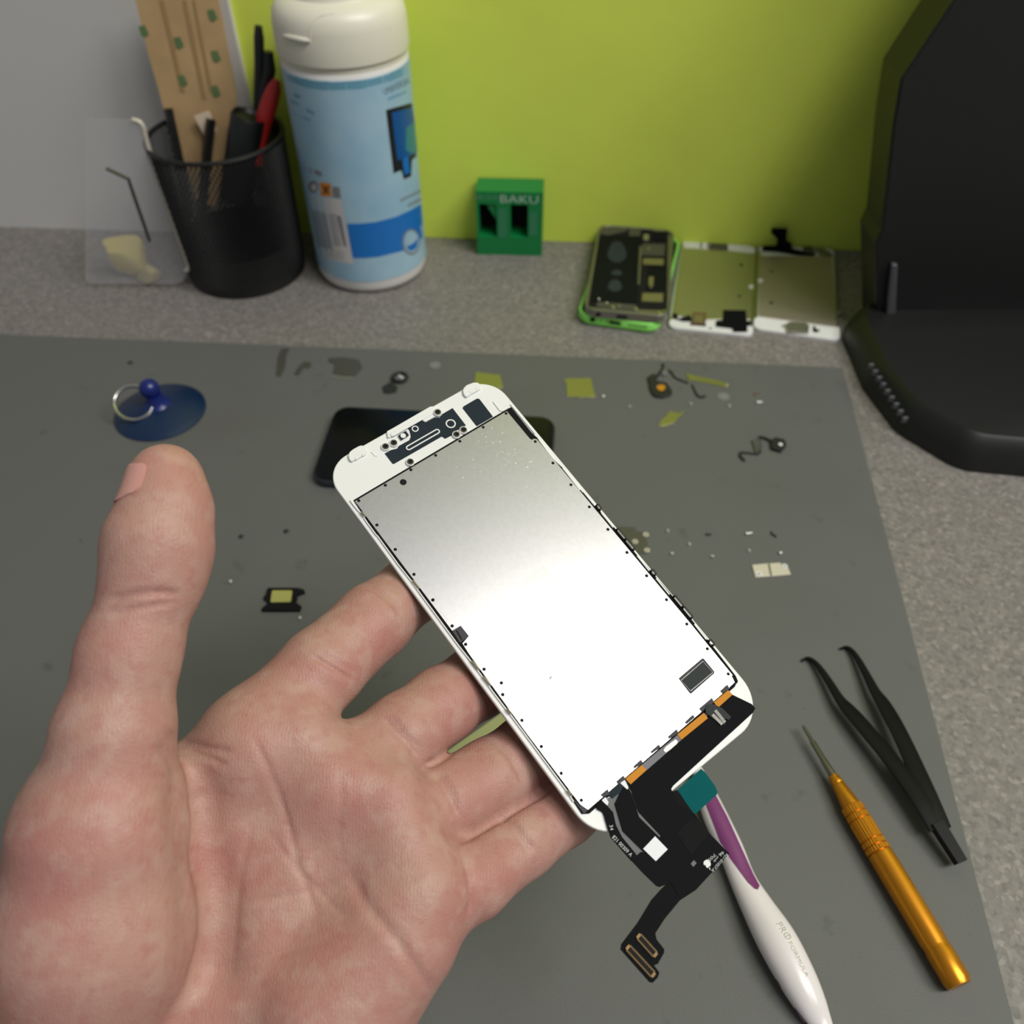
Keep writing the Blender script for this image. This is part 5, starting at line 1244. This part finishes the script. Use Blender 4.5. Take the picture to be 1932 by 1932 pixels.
for j in range(NV - 1):
    for i in range(NU):
        # diamond cell between rows j, j+1 and j+2
        if j % 2 == 0: l, rr = j + 1, j + 1; cells_ = (j * NU + i, (j + 1) * NU + i, (j + 2) * NU + i, (j + 1) * NU + (i - 1) % NU)
        else: cells_ = (j * NU + i, (j + 1) * NU + (i + 1) % NU, (j + 2) * NU + i, (j + 1) * NU + i)
        bmf.append(cells_)
b = MB(); b.add(bmv, bmf); o = b.build('mesh_wall', M_mesh, t, smooth=0)
wf = o.modifiers.new('wires', 'WIREFRAME'); wf.thickness = 0.00138; wf.use_even_offset = False
# solid lower band
b = MB(); b.ring(circle(0, 0, 43.9, 72), circle(0, 0, 43.2, 72), 6, 30); b.build('lower_band', M_mesh, t)

# --- what stands in the cup
TK = frame((-206.5, 603.0, 0), (1, -0.03, 0), (0, 0.095, 1))
M_kraft = material('kraft_card', (190, 158, 112), 0.75, noise=(40, 0.12, 3)); M_kraft_d = material('kraft_card_fold', (160, 128, 86), 0.75); M_greendot = material('green_print', (92, 118, 74), 0.7)
def on_k(pts, z=0.0, conv=kw): return [on(TK, *conv(*p), z) for p in pts]
b = MB(); b.prism(on_k([(-20, -160), (500, -160), (545, -30), (555, 0), (612, 300), (668, 590), (650, 700), (625, 860), (590, 960), (545, 1250), (430, 1250), (345, 970), (215, 640), (195, 560), (120, 300), (50, 0)], 1.2), 0, 1.2)
t = tag(b.build('card_strip', M_kraft, T=TK), 'tall brown kraft card with green squares standing in the mesh pen cup', 'card')
for pts in ([(195, 0), (222, 0), (350, 560), (325, 555)], [(335, 0), (360, 0), (480, 600), (455, 600)], [(395, 0), (412, 0), (520, 560), (500, 560)], [(460, 700), (490, 700), (470, 950), (445, 950)]):
    b = MB(); b.prism(on_k(pts, 1.6), 1.1, 1.6); b.build('folded_layer', M_kraft_d, t)
for x, y in ((312, 260), (335, 492), (537, 342), (536, 555), (516, 92), (98, 190)):
    b = MB(); b.prism(on_k([(x - 30, y - 30), (x + 8, y - 36), (x + 32, y + 18), (x + 8, y + 38), (x - 14, y + 28)], 1.7), 1.55, 1.7); b.build('green_square', M_greendot, t)
def kpt(px, py, z, conv=kw):
    u, v = on(TK, *conv(px, py), z); return (TK @ np.array([u, v, z, 1]))[:3]
def rod(name, label, cat, pts, r, mat, n=14, flat_=1.0, conv=kw):
    W = [kpt(x, y, z, conv) for x, y, z in pts]; T_ = frame(W[-1]); b = MB(); b.tube([tuple(w - W[-1]) for w in W], r, n, flat=flat_)
    return tag(b.build(name, mat, T=T_), label, cat)
M_blackp = material('black_plastic', (22, 24, 24), 0.4); M_redp = material('red_plastic', (176, 34, 30), 0.35)
rod('spudger', 'black flat stick leaning in the pen cup, at the left edge of the brown card', 'stick', [(247, 660, 6), (300, 900, 10), (345, 1120, 14), (372, 1330, 18)], 4.8, M_blackp, 4, 0.7)
rod('spudger', 'black flat stick in the pen cup, in front of the pale paper tag', 'stick', [(508, 725, 10), (490, 900, 14), (470, 1100, 18), (450, 1330, 22)], 5.0, M_blackp, 4, 0.7)
b = MB(); b.prism(on_k([(405, 705), (495, 672), (545, 790), (480, 850), (455, 800)], 6.6), 6.0, 6.6)
tag(b.build('paper_tag', material('pale_paper', (226, 206, 180), 0.7), T=TK), 'small pale paper tag sticking up between the brown card and the middle stick', 'paper')
a_, e_ = kpt(738, 695, 12), kpt(660, 1200, 10); dd_ = e_ - a_; L_ = np.linalg.norm(dd_); T_ = frame(a_, np.cross(dd_, (0, 1, 0)), (0, 1, 0)); T_[:3, 2] = dd_ / L_; T_[:3, 0] = np.cross((0, 1, 0), T_[:3, 2]); T_[:3, 0] /= np.linalg.norm(T_[:3, 0]); T_[:3, 1] = np.cross(T_[:3, 2], T_[:3, 0])
b = MB(); b.lathe([(8, 2.5), (10.6, 0), (11.8, 2), (11.8, L_), (8, L_)], 28); tag(b.build('marker_pen', M_blackp, T=T_), 'thick black marker with rounded cap, right side of the pen cup', 'marker')
rod('pliers', 'red handled tool leaning out of the right side of the pen cup', 'pliers', [(908, 485, 4), (892, 540, 5), (865, 625, 6), (835, 720, 8), (815, 850, 10), (790, 1000, 12)], [2.5, 5.0, 5.8, 6.0, 4.0, 3.5], M_redp)
t = thing('tongs', 'tall black two-pronged tool behind the red handle in the pen cup', 'tool', frame(kpt(800, 700, -6)))
for nm, pts, r in (('prong', [(797, 155, -6), (800, 230, -6), (803, 400, -6), (800, 620, -5), (795, 900, -4)], [2.4, 3.4, 3.4, 3.8, 3.4]), ('prong', [(853, 312, -6), (862, 420, -6), (838, 540, -5), (815, 700, -4)], [3.6, 4.6, 4.6, 4.0])):
    b = MB(); b.tube([tuple(kpt(*p) - kpt(800, 700, -6)) for p in pts], r, 14); b.build(nm, M_blackp, t)

# --- clear holder with a crumpled yellow wrapper, left edge
kl = zoomed(240, 180, 5.085)
yb = P(346, 535, DESKZ)[1] - 7
TH = frame((P(346, 535, DESKZ)[0] - 3, yb, DESKZ), (1, 0, 0), (0, 0.02, 1))
def on_h(pts, z=0.0): return [on(TH, *kl(*p), z) for p in pts]
M_acrylic = material('clear_acrylic', (205, 206, 208), 0.12, alpha=0.18)
t = thing('clear_holder', 'clear plastic holder with a bent silver wire rim, left of the mesh pen cup', 'holder', TH)
out_ = [(-400, 225), (60, 235), (120, 250), (155, 300), (185, 430), (250, 660), (400, 1090), (590, 1635), (575, 1700), (535, 1780), (470, 1805), (-400, 1800)]
b = MB(); b.prism(round_poly(on_h(out_), 4, 4), -0.6, 0.6); b.build('panel', M_acrylic, t)
b = MB(); b.tube([(x, y, 0) for x, y in round_poly(on_h(out_[:9]), 5, 5)][6:], 1.5, 10); b.build('wire_rim', M_pale, t)
b = MB(); b.tube([(x, y, 22) for x, y in on_h([(-200, 700), (10, 800), (60, 950), (140, 1180), (215, 1400)], 22)], 1.2, 8); b.build('inner_wire', M_steel_dark, t)
o2 = on_h([(-400, 1800), (540, 1790)]); b = MB(); b.prism([(o2[0][0], -40), (o2[1][0], -40), (o2[1][0], -0.6), (o2[0][0], -0.6)], 0, 1.2, frame((0, 0.2, 0), (1, 0, 0), (0, 0, 1)) @ np.diag([1, 1, 1, 1.0])) if False else None
def crumple(seed, c_, sx, sy, sz):
    rnd = random.Random(seed); bm = bmesh.new(); bmesh.ops.create_icosphere(bm, subdivisions=3, radius=1)
    dirs = [Vector((rnd.gauss(0, 1), rnd.gauss(0, 1), rnd.gauss(0, 1))).normalized() for _ in range(16)]
    mb = MB()
    for v in bm.verts:
        k = min(1 / max(v.co.dot(d), 0.05) * rr for d, rr in zip(dirs, [0.55 + 0.4 * ((i * 7) % 5) / 5 for i in range(16)])); k = min(k, 1.05)
        mb.v.append((c_[0] + v.co.x * k * sx, c_[1] + v.co.y * k * sy, max(c_[2] + v.co.z * k * sz, 0)))
    mb.f = [tuple(v.index for v in f.verts) for f in bm.faces]; bm.free(); return mb
M_foil = material('yellow_wrapper', (224, 206, 130), 0.35)
W = P(254, 531, DESKZ)
tag(crumple(3, (0, 0, 20), 18, 9, 23).build('wrapper', M_foil, T=frame(W + [-1, 4, 0]), smooth=25), 'crumpled glossy yellow wrapper at the foot of the clear holder', 'wrapper')
tag(crumple(8, (0, 0, 7), 12, 8, 9).build('wrapper', material('dull_yellow_wrapper', (176, 164, 110), 0.5), T=frame(P(290, 527, DESKZ) + [0, -2.5, 0]), smooth=25), 'small dull yellow scrap right of the crumpled wrapper', 'wrapper')

# --- black monitor on a ribbed base, right edge
T = frame(P(1651, 627, DESKZ) * [1, 1, 0] + [0, 0, DESKZ])
M_mon = material('black_monitor_plastic', (20, 21, 20), 0.45); M_mon_grey = material('grey_stand', (74, 74, 78), 0.4)
t = thing('monitor', 'black monitor on a ribbed black base at the right edge, shading the wall', 'monitor', T)
Tv = frame((0, -6, 0), (1, 0, 0), (0, 0.0, 1))
def mv(px, py, z=0.0):
    q_ = on(T @ Tv, px, py, z); return (q_[0], max(q_[1], 0.2))
b = MB(); b.prism(round_poly([mv(*p) for p in ((1651, 640), (1651, 462), (1663, 437), (1675, 332), (1685, 238), (1700, 150))] + [(75, 470), (90, 500), (500, 500), (500, 0.2)], 3, 3), -34, 0, Tv); b.build('screen_housing', M_mon, t, bevel=1.5)
b = MB(); b.prism(round_poly([(38, 4), (42, 150), (85, 300), (110, 480), (480, 480), (480, 4)], 6, 3), -74, -33, Tv); b.build('unseen_shade_block', M_mon, t, bevel=1.5)  # unseen block added behind the screen to deepen the wall shadow
b = MB(); b.prism([mv(1683, 500, 4), mv(1694, 500, 4), mv(1688, 632, 4), mv(1668, 632, 4)], 0, 4, Tv); b.build('grey_strut', M_mon_grey, t, bevel=0.8)
bl_ = [P(1603, 673, DESKZ)[:2] - T[:2, 3], P(1628, 735, DESKZ)[:2] - T[:2, 3], P(1690, 817, DESKZ)[:2] - T[:2, 3]]
base = [tuple(bl_[0] + [12, 44]), tuple(bl_[0] + [0, 18]), tuple(bl_[0]), tuple(bl_[1]), tuple(bl_[2]), tuple(bl_[2] + [26, -34]), tuple(bl_[2] + [200, -60]), tuple(bl_[2] + [230, 80]), tuple(bl_[0] + [200, 60])]
base = round_poly(base, 22, 6); cb = np.mean(base, 0)
b = MB(); b.loft([[(cb[0] + (x - cb[0]) * s_, cb[1] + (y - cb[1]) * s_, z) for x, y in base] for z, s_ in ((0, 1), (5, 1.0), (14, 0.965), (20, 0.925), (22, 0.9))]); b.build('base', M_mon, t)
r0 = np.array(on(T, 1643, 690, 20)); r1 = np.array(on(T, 1690, 764, 20))
for k in range(9):
    p = r0 + (r1 - r0) * k / 6.0; ang = math.atan2(*(r1 - r0)[::-1])
    b = MB(); b.rbox(-0.9, 0.9, -1.9, 1.9, 17.5, 21.6, 0.7, frame((p[0], p[1], 0), (math.cos(ang), math.sin(ang), 0), (-math.sin(ang), math.cos(ang), 0))); b.build('rib', M_mon_grey, t)  # grey, lighter than the base: glints on the ribs put into their colour
